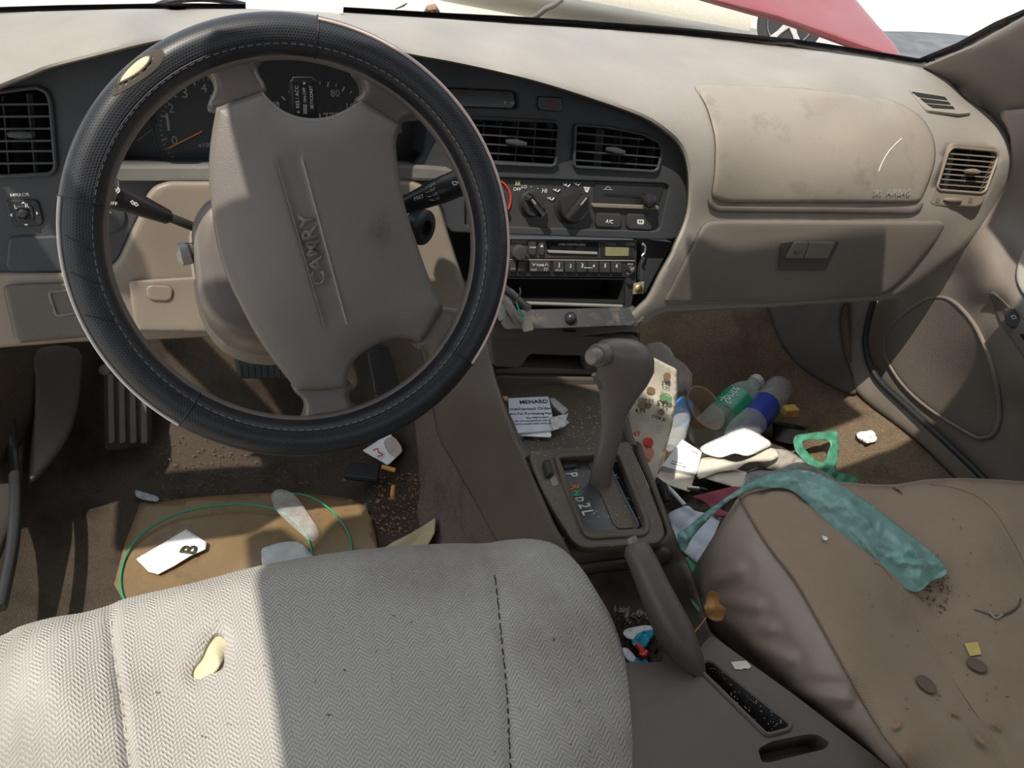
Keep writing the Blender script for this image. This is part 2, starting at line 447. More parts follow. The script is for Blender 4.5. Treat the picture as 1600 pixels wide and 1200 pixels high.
GRYP = simple('grey print', (.35, .35, .34), .6)
YEL = simple('gauge numerals', (.42, .42, .38), .6)
PALE = simple('pale yellow green print', (.7, .75, .5), .6)
REDP = simple('red print', (.7, .05, .03), .5)
ORG = simple('orange print', (.85, .25, .06), .5)
GRN = simple('green print', (.05, .5, .3), .5)
STEEL = simple('bright metal', (.6, .58, .55), .3, 1)
BRASS = simple('yellow zinc metal', (.75, .55, .25), .35, 1)

FS = Plane((0, .20, .5), (0, -1, .27))         # the face of the instrument panel
# ---------------------------------------------------------------- dashboard
dash = thing('dashboard', 'tan and charcoal dashboard running under the windshield, with gauges, vents and glove box', 'dashboard', (0, .35, .43))
S_pad = Surf([(-60, 22, 'y', .36), (0, 19, 'y', .39), (270, 17, 'y', .48), (540, 20, 'y', .525), (800, 34, 'y', .54), (1050, 52, 'y', .53), (1246, 72, 'y', .50), (1440, 101, 'y', .44),
    (0, 82, 'y', .268), (100, 45, 'y', .285), (200, 27, 'y', .30), (400, 18, 'y', .30), (537, 27, 'y', .30), (650, 42, 'y', .295), (800, 68, 'y', .30), (930, 105, 'y', .30),
    (0, 125, 'y', .215), (-60, 150, 'y', .21), (100, 96, 'y', .218), (225, 64, 'y', .222), (400, 45, 'y', .215), (640, 80, 'y', .215), (775, 107, 'y', .215), (925, 150, 'y', .215), (1030, 195, 'y', .215), (1062, 225, 'y', .213),
    (1078, 270, 'y', .205), (1078, 330, 'y', .197), (1050, 420, 'y', .178), (1015, 480, 'y', .165), (995, 505, 'y', .16), (1100, 300, 'y', .205), (1075, 400, 'y', .185),
    (1085, 135, 'y', .30), (1290, 130, 'y', .31), (1290, 175, 'y', .27), (1130, 200, 'y', .235), (1290, 250, 'y', .215), (1120, 290, 'y', .207), (1290, 310, 'y', .20), (1430, 318, 'y', .20), (1410, 180, 'y', .27), (1450, 250, 'y', .225),
    (1100, 335, 'y', .205), (1290, 338, 'y', .20), (1480, 335, 'y', .20), (1100, 420, 'y', .195), (1290, 420, 'y', .195), (1430, 420, 'y', .20), (1200, 478, 'y', .195), (1375, 469, 'y', .20), (1050, 485, 'y', .185),
    (1530, 200, 'y', .27), (1520, 265, 'y', .235), (1480, 150, 'y', .33), (1585, 240, 'y', .235), (1500, 330, 'y', .21), (1555, 334, 'y', .23), (1442, 442, 'y', .205)], 2e-4)
pad_in = [(-70, 172), (0, 140), (50, 120), (80, 108), (150, 90), (225, 71), (300, 58), (400, 52), (520, 60), (640, 87), (700, 98), (775, 114), (850, 133), (925, 157), (1000, 184), (1037, 207), (1060, 230), (1070, 257), (1073, 290), (1071, 325), (1064, 352), (1050, 384), (1045, 397), (1028, 427), (1015, 454), (1006, 469), (989, 484)]
pad_out = [(975, 510), (990, 514), (1013, 506), (1028, 493), (1045, 489), (1200, 481), (1375, 470), (1397, 469), (1442, 442), (1499, 397), (1555, 334), (1578, 290), (1588, 250), (1580, 212), (1552, 180), (1507, 151), (1485, 125), (1462, 112), (1444, 105), (1340, 88), (1246, 75), (1150, 64), (1050, 54), (900, 43), (800, 37), (700, 30), (540, 20), (400, 14), (200, 14), (0, 20), (-70, 24)]
dash_pad = sheet('dash_pad', cr(pad_in[:-1], 3, False)[:-1]+[(989, 484), (975, 495)]+fil(pad_out, 6, 2)[:], S_pad, TAN, dash, step=11, rnd=(13, .02), thick=.003, holes=[fil([(1487, 229), (1556, 235), (1562, 244), (1541, 300), (1534, 304), (1467, 299), (1462, 292), (1479, 238)], 5)])
# lower rim of the arch, darker plastic under the radio
PLW = Plane((0, .158, .42), (0, -1, .1))
flat('stack_lower_trim', fil([(778, 478), (800, 508), (985, 500), (1012, 494), (1000, 512), (985, 520), (900, 528), (775, 532), (760, 500)], 8), PLW, DKBR, dash, thick=.05, bevel=.006)

# airbag lid and the lip under it
S_lid = S_pad
lid_o = fil([(1083, 134), (1100, 131), (1250, 137), (1395, 155), (1440, 180), (1460, 215), (1463, 250), (1450, 290), (1438, 316), (1420, 318), (1135, 318), (1110, 310), (1116, 270), (1117, 215), (1103, 165)], [6, 10, 20, 20, 20, 20, 20, 20, 8, 12, 12, 14, 20, 20, 20])
lid = sheet('airbag_lid', lid_o, S_pad, LID, dash, step=11, rnd=(9, .007), thick=.006, lift=.0075)
part_label(lid, 'tan airbag lid bulging above the glove box, streaked with dirt')
lip = sheet('lid_lip', fil([(1106, 308), (1122, 322), (1428, 325), (1444, 314), (1440, 328), (1425, 335), (1122, 332), (1108, 324)], 5), S_pad, TAUPEP, dash, step=7, rnd=(4, .003), thick=.004, lift=.006)
PLID = Plane(S_pad.at(1395, 305, .009), np.cross(S_pad.at(1440, 305)-S_pad.at(1340, 305), S_pad.at(1395, 318)-S_pad.at(1395, 285)), (1, 0, 0))
text('SRS', (1364, 305), (1377, 305), PLID, GRYP, lid, lift=.001)
text('AIRBAG', (1385, 305), (1422, 305), PLID, GRYP, lid, lift=.001)
# scratch on the lid
tube('scratch', [S_pad.at(a, b, .0078) for a, b in cr([(1373, 268), (1378, 255), (1390, 235), (1409, 216)], 4, False)], .0006, WHT, lid, n=5)
# glove box door
glove_o = fil([(1108, 345), (1130, 343), (1470, 345), (1477, 352), (1463, 378), (1420, 430), (1385, 462), (1200, 474), (1045, 476), (1038, 470), (1060, 425), (1097, 352)], [10, 10, 8, 8, 20, 20, 20, 10, 6, 6, 20, 10])
glove = sheet('glove_box_door', glove_o, S_pad, GLOVE, dash, step=11, rnd=(8, .008), thick=.006, lift=.009)
part_label(glove, 'grey-brown glove box door')
PG = Plane(S_pad.at(1290, 400, .011), np.cross(S_pad.at(1400, 400)-S_pad.at(1150, 400), S_pad.at(1290, 440)-S_pad.at(1290, 365)))
lat = flat('glove_box_latch', fil([(1222, 380), (1243, 377), (1309, 377), (1311, 381), (1290, 423), (1218, 423)], 3), PG, DKBR, glove, thick=.006, bevel=.001, lift=.001)
flat('lock', fil([(1243, 379), (1264, 379), (1255, 404), (1229, 404)], 2), PG, GLOVE, glove, thick=.008, bevel=.001, lift=.005)
flat('latch_paddle', fil([(1266, 379), (1306, 379), (1293, 404), (1257, 404)], 2), PG, GLOVE, glove, thick=.008, bevel=.001, lift=.005)
kp = PG.at(1247, 393, .006); lathe('key_hole', [(0, .0045), (.0015, .0045), (.0018, .003)], kp, PG.N, TAUPEP, glove, n=18)

# charcoal instrument bezel with its openings
clus = [(160, 252), (178, 222), (200, 185), (225, 155), (262, 125), (310, 107), (400, 92), (520, 90), (600, 106), (650, 145), (667, 195), (662, 240), (648, 256)]
LV = fil([(-62, 152), (57, 136), (74, 144), (79, 162), (87, 262), (80, 272), (-62, 279)], [4, 8, 8, 6, 8, 6, 4])
V1 = fil([(728, 184), (868, 190), (874, 197), (868, 256), (862, 260), (728, 254)], 4)
V2 = fil([(902, 195), (950, 199), (1005, 210), (1030, 222), (1035, 236), (1028, 264), (1022, 268), (900, 261), (897, 256), (899, 199)], 4)
CP = fil([(727, 276), (1040, 287), (1046, 292), (1031, 357), (1025, 361), (727, 352)], 4)
CK = fil([(690, 137), (803, 142), (810, 148), (811, 166), (806, 170), (690, 166)], 3)
bez = [(-62, 120), (0, 105), (100, 85), (225, 66), (300, 60), (400, 56), (520, 62), (640, 80), (775, 98), (925, 136), (1000, 160), (1045, 190), (1075, 225), (1085, 260), (1082, 300), (1074, 345), (1058, 374), (1030, 375), (702, 363), (698, 340), (688, 318), (672, 296), (640, 284), (262, 284), (240, 292), (227, 307), (217, 337), (205, 362), (185, 405), (167, 422), (100, 427), (-62, 434)]
bezel = flat('instrument_bezel', fil(bez, 10, 3), FS, CHAR, dash, thick=.014, bevel=.002, holes=[clus, LV, V1, V2, CP, CK])
part_label(bezel, 'charcoal bezel around the gauges and centre stack')
# cluster well: side wall, dark board, ledge
flat('cluster_back', [(120, 275), (150, 160), (250, 90), (400, 70), (560, 75), (700, 110), (720, 200), (700, 275)], FS.off(-.075), simple('gauge board black', (.02, .02, .022), .35), dash, thick=.006, bevel=.001)
well = loftrings('cluster_hood_wall', [[FS.w(*FS.uv(x, y), h) for x, y in cr(clus, 3)] for h in (-.001, -.035, -.07)], CHAR, dash, caps=False)
ledge = [(160, 257), (330, 256), (640, 256), (702, 262), (712, 268), (700, 271), (640, 268), (330, 268), (160, 269)]
lg = flat('cluster_ledge', [(150, 258), (640, 257), (700, 262), (714, 270), (700, 284), (640, 283), (150, 284)], FS.off(.013), plastic('dust-greyed ledge', (.12, .115, .105), .6, 700, .15, dust=1, dcol=(.35, .32, .27)), dash, thick=.05, bevel=.004)
part_label(lg, 'dusty charcoal ledge below the gauges')
# gauges
GP = FS.off(-.066)
clu = flat('gauge_panel', fil([(172, 250), (200, 180), (250, 125), (330, 100), (430, 90), (560, 95), (640, 130), (665, 180), (660, 250)], 12), GP, simple('gauge face', (.028, .028, .03), .4), dash, thick=.003, bevel=.0005)
def ring_arc(c, r, a0, a1, w, pl, mat, parent, name='gauge_rim', n=24):
    P = [(c[0]+r*cos(R(a0+(a1-a0)*i/n)), c[1]-r*sin(R(a0+(a1-a0)*i/n))) for i in range(n+1)]
    return tube(name, [pl.at(x, y, .001) for x, y in P], w, mat, parent, n=6)
def ticks(c, r, angs, ln, w, pl, mat, parent):
    obs = []
    for a, k in angs:
        ca, sa = cos(R(a)), sin(R(a)); p = (c[0]+r*ca, c[1]-r*sa); q = (c[0]+(r-ln*k)*ca, c[1]-(r-ln*k)*sa)
        n = (-sa*w*k, -ca*w*k)
        obs.append(flat('t', [(p[0]+n[0], p[1]+n[1]), (p[0]-n[0], p[1]-n[1]), (q[0]-n[0], q[1]-n[1]), (q[0]+n[0], q[1]+n[1])], pl, mat, thick=.0006, bevel=0, lift=.001))
    return merge('gauge_marks', obs, mat, parent)
GR = simple('gauge rim grey', (.06, .06, .06), .4)
tc_ = (325, 198)
ring_arc(tc_, 86, 75, 235, .0015, GP, GR, clu)
ticks(tc_, 76, [(a, 1 if i % 5 == 0 else .5) for i, a in enumerate(np.linspace(78, 220, 25))], 9, 1.1, GP, YEL, clu)
for s, x, y in (('0', 269, 226), ('1', 262, 204), ('2', 264, 176), ('3', 285, 153), ('4', 315, 144)):
    text(s, (x, y), (x+(9 if s != '1' else 4), y), GP, YEL, clu, lift=.001)
text('x1000', (310, 230), (336, 230), GP, YEL, clu, lift=.001)
tube('gauge_needle', [GP.at(263, 232, .003), GP.at(316, 205, .006)], [.0011, .0008], ORG, clu, n=6)
sc_ = (500, 215)
ticks(sc_, 88, [(a, 1 if i % 2 == 0 else .6) for i, a in enumerate(np.linspace(150, 30, 15))], 8, 1.1, GP, YEL, clu)
for s, x, y, w in (('40', 424, 168, 13), ('60', 468, 154, 13), ('80', 517, 151, 14), ('100', 542, 173, 20), ('120', 560, 205, 20)):
    text(s, (x, y), (x+w, y), GP, YEL, clu, lift=.001)
for s, x, y in (('100', 496, 170), ('120', 511, 169), ('140', 525, 172)): text(s, (x, y), (x+9, y), GP, GR, clu, lift=.001)
flat('odometer_window', [(498, 180), (545, 178), (545, 190), (498, 191)], GP, BLK, clu, thick=.002, bevel=.0003, lift=.001)
text('17733', (500, 190), (540, 188), GP, YEL, clu, lift=.0016)
ring_arc((225, 225), 40, 60, 190, .001, GP, GR, clu); tube('gauge_needle', [GP.at(214, 220, .003), GP.at(238, 202, .005)], .0008, GRYP, clu, n=6)
ring_arc((640, 215), 40, -30, 150, .001, GP, GR, clu)

# air vents
def vent(name, outline, slats, verts, knob, pl, mat, label, depth=.045, slat_r=.0019, frame_h=.004, rim=.0022, kmat=None, sd=.009):
    fr = loftrings(name, [[pl.w(*pl.uv(x, y), h) for x, y in outline] for h in (-depth, -.002, frame_h)], BLK, dash, caps=False)
    part_label(fr, label)
    flat('vent_back', outline, pl.off(-depth), VOID, fr, thick=.002, bevel=0)
    tube('vent_rim', [pl.at(x, y, frame_h) for x, y in resample(outline, 4)], rim, mat, fr, n=8, closed=True)
    for a, b in verts: 
        pa, pb = pl.at(*a, -.02), pl.at(*b, -.02)
        boxw('vertical_vane', (pa+pb)/2, (1, 0, 0), pl.N, pb-pa, (.0014, .022 if sd > .005 else .008, np.linalg.norm(pb-pa)), mat if sd > .005 else CHAR, fr, bev=0)
    for a, b in slats:
        rg = []
        for k in range(9):
            q = (a[0]+(b[0]-a[0])*k/8, a[1]+(b[1]-a[1])*k/8); c = pl.at(*q, .001); z = pl.Y*.97
            ft_ = .003 if sd > .005 else .001; rg.append([c+pl.N*ft_+z*.0012, c+pl.N*ft_-z*.0008, c-pl.N*sd-z*.001, c-pl.N*sd+z*.0006])
        loftrings('slat', rg, mat, fr)
    if knob:
        (x0, y0), (x1, y1) = knob; pts = [pl.at(x0+(x1-x0)*t, y0+(y1-y0)*t, .008) for t in (0, .06, .5, .94, 1)]
        k = tube('vane_tab', pts, [(.001, .004), (.003, .007), (.0045, .008), (.003, .007), (.001, .004)], kmat or CHAR, fr, n=12, up=pl.N, shape=.7)
    return fr
vent('air_vent', LV, [((-60, y+1), (x, y)) for y, x in ((163, 77), (182, 79), (201, 80), (220, 82), (236, 84), (255, 85))], [((8, 150), (18, 272)), ((46, 146), (58, 272)), ((-30, 150), (-22, 274))], ((12, 210), (54, 211)), FS, CHAR, 'charcoal side vent at the far left')
vent('air_vent', V1, [((729, y), (871, y+9)) for y in (195, 209, 223, 237, 249)], [((x+3, 190), (x-3, 256)) for x in (750, 776, 803, 830, 857)], ((791, 221), (822, 225)), FS, CHAR, 'left of the two centre vents')
vent('air_vent', V2, [((900, 208), (1004, 218)), ((900, 222), (1031, 232)), ((899, 236), (1031, 246)), ((898, 250), (1029, 259))], [((x+3, y), (x-3, 264)) for x, y in ((935, 202), (963, 206), (990, 212), (1015, 220))], ((948, 233), (975, 238)), FS, CHAR, 'right of the two centre vents')
# clock window and hazard switch
ck = flat('clock_window', CK, FS.off(-.01), GLOSS, dash, thick=.004, bevel=.001)
flat('clock_digits', [(788, 158), (791, 158), (791, 163), (788, 163)], FS.off(-.009), GRYP, ck, thick=.001, bevel=0); flat('clock_digits', [(797, 159), (804, 159), (804, 163), (797, 163)], FS.off(-.009), GRYP, ck, thick=.001, bevel=0)
hz = flat('hazard_switch', fil([(841, 150), (879, 152), (881, 171), (876, 175), (844, 173), (840, 168)], 3), FS, BLK, dash, thick=.012, bevel=.0015, lift=.004)
flat('warning_triangle', [(861, 155), (870, 168), (852, 167)], FS, simple('dim red print', (.22, .015, .015), .5), hz, thick=.001, bevel=0, lift=.0048, holes=[[(861, 159), (866, 166), (856, 165.5)]])
# mirror switch
ms = flat('mirror_switch', fil([(8, 314), (15, 312), (56, 312), (61, 318), (68, 346), (63, 353), (18, 354), (14, 350)], 4), FS, BLK, dash, thick=.008, bevel=.0015, lift=.003)
flat('switch_ring', fil([(22, 322), (50, 321), (54, 345), (27, 346)], 6), FS, CHAR2, ms, thick=.004, bevel=.001, lift=.005, holes=[fil([(27, 326), (46, 326), (49, 342), (30, 342)], 4)])
lathe('joystick', [(0, .003), (.004, .0045), (.007, .005), (.009, .003)], FS.at(38, 333, .003), FS.N, BLK, ms, n=16)
text('MIRROR', (17, 308), (47, 306), FS, WHT, dash, lift=.0008, bold=.01)
text('L', (23, 326), (27, 326), FS, WHT, ms, lift=.0056); text('R', (40, 325), (46, 325), FS, WHT, ms, lift=.0056)
for tri in ([(33, 318), (36, 315), (39, 318)], [(37, 350), (44, 350), (41, 353)], [(15, 336), (19, 333), (19, 339)], [(56, 330), (60, 333), (57, 336)]): flat('arrow_mark', tri, FS, WHT, ms, thick=.001, bevel=0, lift=.0038)
# switch blank and dimmer below
flat('blank_panel', fil([(12, 372), (30, 369), (100, 367), (165, 367), (160, 405), (150, 424), (20, 428), (8, 418)], [8, 8, 4, 4, 6, 6, 6, 8]), FS, CHAR, dash, thick=.008, bevel=.003, lift=.004)
ds = FS.at(166, 336, 0); dk = lathe('dimmer_knob', [(0, .019), (.003, .019), (.004, .016)], ds, FS.N, CHAR, dash, n=30)
ring_arc((165, 338), 10, 30, 150, .0004, FS.off(.004), WHT, dk, 'dimmer_mark', 10); ring_arc((165, 336), 3.4, 0, 360, .0003, FS.off(.004), WHT, dk, 'dimmer_mark', 12); flat('dimmer_mark', [(163, 337), (168, 337), (168, 344), (163, 344)], FS, WHT, dk, thick=.0006, bevel=0, lift=.0046)

# climate controls
CPP = FS.off(-.006)
clm = flat('climate_panel', CP, CPP, CHAR2, dash, thick=.005, bevel=.001)
part_label(clm, 'climate control panel below the centre vents')
CF_ = CPP.off(.0005)
def knob(c, rpx, ang, parent, bar=True):
    P = CF_.at(*c, 0); e = CF_.at(c[0]+rpx, c[1], 0); r = np.linalg.norm(e-P)
    k = lathe('rotary_knob', [(0, r*1.12), (.002, r*1.12), (.003, r), (.012, r*.93), (.014, r*.88)], P, CF_.N, BLK, parent, n=32)
    if bar:
        a = R(ang); u = CF_.X*cos(a)+CF_.Y*sin(a); v = np.cross(CF_.N, u)
        b = boxw('pointer_bar', P+CF_.N*.0165, u, v, CF_.N, (r*1.86, r*.42, .011), BLK, k, bev=.0022)
        boxw('pointer_line', P+CF_.N*.0222+u*r*.5, u, v, CF_.N, (r*.55, .0018, .0006), GRYP, k, bev=0)
    return k
knob((762, 312), 24, 40, clm); ring_arc((765, 311), 33, 62, -52, .0013, CF_, REDP, clm, 'temperature_arc')
knob((830, 318), 17.5, 132, clm); knob((893, 321), 23.5, 50, clm)
text('OFF', (802, 298), (814, 298.5), CF_, WHT, clm); text('LO', (815, 294), (823, 294.6), CF_, WHT, clm); text('HI', (847, 301), (854, 301.5), CF_, WHT, clm)
for a in (45, 135, 225, 315): ring_arc((809+3*cos(R(a)), 286-3*sin(R(a))), 1.5, 0, 330, .00035, CF_, PALE, clm, 'fan_mark', 6)
for x, y in ((830, 292), (840, 294.5)): lathe('dot_mark', [(0, .0006), (.0006, .0005)], CF_.at(x, y), CF_.N, WHT, clm, n=8)
for x, y in ((861, 311), (870, 298), (886, 290), (902, 288)):
    ring_arc((x-3, y-3), 2.2, 180, 360, .0006, CF_, WHT, clm, 'airflow_mark', 6); tube('airflow_mark', [CF_.at(x+1, y+2, .0006), CF_.at(x+5, y-2, .0006)], .0007, WHT, clm, n=5); tube('airflow_mark', [CF_.at(x-5, y-1, .0006), CF_.at(x, y+1, .0006)], .0006, WHT, clm, n=5)
flat('defrost_mark', [(912, 292), (922, 293), (918, 301), (915, 300)], CF_, WHT, clm, thick=.0008, bevel=0, lift=.0006, holes=[[(914, 293.6), (915.4, 293.8), (915.8, 297.4), (915, 297.2)], [(916.4, 293.8), (918, 294), (917.5, 298.4), (916.6, 298.3)], [(919, 294), (920.4, 294.2), (918.9, 297.6), (918.4, 297.6)]])
sl = flat('slider_recess', fil([(930, 287), (1037, 292), (1029, 321), (928, 317)], 3), CF_, BLK, clm, thick=.002, bevel=.0004, lift=.0012)
flat('slider_slot', [(944, 302), (1002, 305), (1002, 309), (944, 306)], CF_, VOID, clm, thick=.001, bevel=0, lift=.002)
flat('dusty_ledge', fil([(927, 318), (1030, 322), (1029, 328), (927, 324)], 2), CF_, plastic('dusty ledge', (.16, .14, .1), .8, 300, .3, dust=1, dcol=(.4, .35, .25)), clm, thick=.01, bevel=.001, lift=.006)
lathe('slider_knob', [(0, .005), (.008, .006), (.012, .0095), (.017, .0105), (.022, .008), (.024, .003)], CF_.at(1007, 311, .001), CF_.N, BLK, clm, n=24)
ring_arc((950, 296), 4, 0, 180, .0005, CF_.off(.001), GRYP, clm, 'recirculate_mark', 8); tube('recirculate_mark', [CF_.at(943, 296, .0015), CF_.at(957, 296.5, .0015)], .0005, GRYP, clm, n=5)
b1 = flat('push_button', fil([(934, 333), (971, 334), (971, 352), (967, 356), (934, 355), (931, 350)], 3), CF_, CHAR2, clm, thick=.008, bevel=.0015, lift=.006)
b2 = flat('push_button', fil([(983, 334), (1021, 336), (1019, 356), (1016, 360), (983, 358), (980, 353)], 3), CF_, CHAR2, clm, thick=.008, bevel=.0015, lift=.006)
text('A/C', (946, 349), (958, 349.5), CF_, WHT, b1, lift=.0066, bold=.01)
flat('defrost_mark', fil([(996, 343), (1006, 343.5), (1006, 350), (996, 349.5)], 1), CF_, WHT, b2, thick=.0006, bevel=0, lift=.0066, holes=[[(997.5, 344.5), (1004.8, 345), (1004.8, 348.6), (997.5, 348.2)]])
for x in (998, 1001, 1004): tube('defrost_mark', [CF_.at(x, 345.5, .0066), CF_.at(x, 351.5, .0066)], .0004, WHT, b2, n=5)

# right hand side vent
SV = Plane(S_pad.at(1512, 268, .006), np.cross(S_pad.at(1548, 262)-S_pad.at(1478, 268), S_pad.at(1500, 310)-S_pad.at(1518, 232)))
sv_o = fil([(1488, 225), (1496, 222), (1556, 228), (1565, 234), (1562, 250), (1540, 312), (1530, 324), (1460, 322), (1451, 316), (1455, 305), (1480, 240)], 8)
svf = flat('vent_surround', sv_o, SV, TAN2, dash, thick=.012, bevel=.003, lift=.003, holes=[fil([(1489, 230), (1555, 236), (1560, 244), (1540, 298), (1534, 302), (1468, 297), (1464, 292), (1481, 238)], 5)])
vo = fil([(1489, 230), (1555, 236), (1560, 244), (1540, 298), (1534, 302), (1468, 297), (1464, 292), (1481, 238)], 5)
sl_ = []
for k in range(7):
    t = (k+1)/8; sl_.append(((1485-20*t, 232+64*t), (1558-21*t, 238+63*t)))
vent('air_vent', vo, sl_, [((1505+dx, 234), (1492+dx, 297)) for dx in (-16, 10, 36)], ((1511, 267), (1527, 269)), SV, TAN2, 'tan side vent at the far right', depth=.03, kmat=TAN2, sd=.003)
wh = tube('vent_wheel', [SV.at(1475+28*t, 312+1.5*t, .005) for t in (0, .1, .5, .9, 1)], [.001, .003, .0042, .003, .001], TAN2, svf, n=12)
for x in (1463, 1514): flat('vent_mark', fil([(x, 309), (x+6, 309.5), (x+5, 317), (x-1, 316.5)], 1), SV, TAUPEP, svf, thick=.001, bevel=0, lift=.0038)
# window defroster outlet
PD = Plane(S_pad.at(1455, 155, .002), np.cross(S_pad.at(1490, 165)-S_pad.at(1425, 145), S_pad.at(1455, 175)-S_pad.at(1455, 135)))
df = flat('defroster_outlet', fil([(1420, 137), (1468, 143), (1520, 176), (1500, 178), (1450, 172), (1436, 158)], 5), PD, TAN, dash, thick=.005, bevel=.001, lift=.002)
for q in ([(1425, 143), (1476, 151), (1481, 156), (1436, 151)], [(1438, 153), (1482, 159), (1486, 163), (1446, 160)], [(1448, 162), (1489, 166), (1492, 170), (1458, 168)]):
    flat('outlet_slot', fil(q, 1), PD, VOID, df, thick=.001, bevel=0, lift=.003)

# lower dash left of and around the column
S_low = Surf([(-60, 430, 'y', .205), (-60, 545, 'y', .185), (100, 430, 'y', .205), (100, 530, 'y', .185), (300, 430, 'y', .205), (300, 520, 'y', .185), (230, 330, 'y', .213), (300, 290, 'y', .22), (420, 290, 'y', .22), (560, 290, 'y', .22), (660, 300, 'y', .215), (700, 360, 'y', .2), (735, 450, 'y', .18), (740, 520, 'y', .165), (500, 520, 'y', .185), (600, 430, 'y', .2), (480, 400, 'y', .21)])
kp_ = fil([(262, 282), (640, 281), (660, 288), (672, 300), (689, 325), (700, 362), (712, 400), (727, 445), (728, 475), (705, 500), (660, 515), (560, 520), (400, 522), (220, 532), (120, 534), (-60, 548), (-60, 425), (100, 424), (167, 420), (185, 404), (205, 360), (217, 336), (227, 306), (240, 290)], 9)
sheet('knee_panel', kp_, S_low, TAN2, dash, step=12, rnd=(9, .01), thick=.008, lift=.008)
lb = sheet('storage_bin_door', fil([(4, 448), (20, 444), (120, 440), (165, 438), (200, 500), (215, 520), (30, 536), (22, 530)], [10, 10, 4, 4, 6, 6, 8, 8]), S_low, DKBR, dash, step=10, rnd=(6, .006), thick=.006, lift=.016)
sheet('bin_pull', fil([(79, 458), (110, 455), (118, 488), (90, 492)], 3), S_low, TAUPEP, lb, step=6, rnd=(4, -.004), thick=.003, lift=.013)
sheet('column_surround', fil([(200, 438), (300, 432), (322, 430), (340, 520), (216, 518), (207, 500)], 4), S_low, TAN2, dash, step=10, rnd=(5, .005), thick=.006, lift=.014)
sheet('blanking_cap', fil([(228, 449), (236, 445), (263, 446), (271, 452), (269, 466), (262, 471), (238, 470), (230, 465)], 5), S_low, TAN2, dash, step=5, rnd=(3, .002), thick=.003, lift=.0165)

# drawer and bin below the radio
PD1 = Plane((0, .175, .36), (0, -1, .12))
dr = flat('pull_out_tray', fil([(765, 526), (775, 523), (905, 525), (1000, 530), (1000, 575), (915, 579), (912, 557), (830, 554), (824, 560), (816, 572), (808, 576), (775, 574), (770, 568)], 4), PD1, DKBR, dash, thick=.02, bevel=.003, lift=.004)
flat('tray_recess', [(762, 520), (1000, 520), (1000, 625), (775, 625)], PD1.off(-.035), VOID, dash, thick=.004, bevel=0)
flat('tray_floor', fil([(815, 574), (930, 578), (960, 578), (960, 586), (774, 584), (774, 578)], 2), PD1, DKBR, dash, thick=.05, bevel=.002, lift=-.001)
flat('lower_drawer', fil([(773, 590), (780, 587), (960, 592), (960, 618), (880, 618), (872, 622), (850, 622), (842, 616), (782, 615), (777, 611)], 3), PD1, DKBR, dash, thick=.03, bevel=.003, lift=.002)
flat('drawer_latch', fil([(880, 516), (900, 516), (900, 519), (880, 519)], 1), PLW, VOID, dash, thick=.004, bevel=0, lift=.002)

# ---------------------------------------------------------------- radio, its pocket and bracket
RP = FS.off(-.012)
radio = thing('car_radio', 'old cassette radio with preset buttons and bare mounting bracket', 'radio', RP.at(890, 440, -.06))
rf = flat('radio_face', fil([(768, 373), (993, 375), (994, 434), (768, 432)], 2), RP, BLK, radio, thick=.06, bevel=.001, lift=0)
flat('upper_fascia', fil([(776, 374), (990, 377), (992, 404), (776, 403)], 2), RP, plastic('radio fascia', (.035, .033, .032), .4, 900, .03, dust=.5, dcol=(.25, .22, .18)), rf, thick=.002, bevel=.0005, lift=.001)
tube('fascia_line', [RP.at(776, 405.5, .0015), RP.at(992, 407.5, .0015)], .0007, simple('worn grey line', (.3, .26, .2), .5), rf, n=6)
kb = lathe('volume_knob', [(0, .0095), (.004, .0105), (.012, .0098), (.014, .0085), (.0145, .004)], RP.at(808, 393, .001), RP.N, CHAR2, rf, n=28)
for q, s in (([(826, 378), (838, 378), (838, 397), (834, 399), (829, 399), (826, 396)], 'SCAN'), ([(842, 379), (851, 379), (851, 397), (848, 399), (844, 399), (842, 396)], None)):
    k = flat('push_button', fil(q, 2), RP, CHAR2, rf, thick=.007, bevel=.001, lift=.005)
    if s: text(s, (828, 388), (837, 388), RP, WHT, k, lift=.0056)
    else: flat('eject_mark', [(844.5, 386), (849, 386), (846.8, 382)], RP, WHT, k, thick=.0006, bevel=0, lift=.0056)
flat('cassette_door', [(853, 376), (936, 377), (935, 398), (854, 397)], RP, GLOSS, rf, thick=.002, bevel=.0003, lift=.0015)
flat('cassette_slot', fil([(855, 391), (934, 394), (934, 398), (857, 395.5)], 1.5), RP, simple('slot lip', (.28, .26, .22), .4), rf, thick=.004, bevel=.0008, lift=.004)
text('LOGIC CONTROL DECK', (873, 383), (915, 384), RP, WHT, rf, lift=.0022)
ls = flat('display_surround', fil([(939, 379), (991, 380), (990, 402), (939, 401)], 2), RP, BLK, rf, thick=.002, bevel=.0004, lift=.002)
flat('display', fil([(946, 386), (983, 387), (982, 400), (946, 400)], 1), RP, simple('liquid crystal olive', (.24, .22, .12), .25), ls, thick=.001, bevel=.0002, lift=.0026)
text('TOYOTA', (946, 383), (962, 383), RP, GRYP, ls, lift=.0026); text('16806', (978, 383.5), (992, 384), RP, GRYP, ls, lift=.0026)
text('VOLUME', (800, 379.5), (822, 380), RP, GRYP, rf, lift=.0016)
bs = [(782, 794), (796, 807), (809, 821), (827, 860), (865, 882), (883, 900), (901, 918), (919, 936), (937, 954), (955, 972)]
lab = ['', 'ANTI', 'DOLBY', 'TUNE', '1', '2', '3', '4', '5', '6']
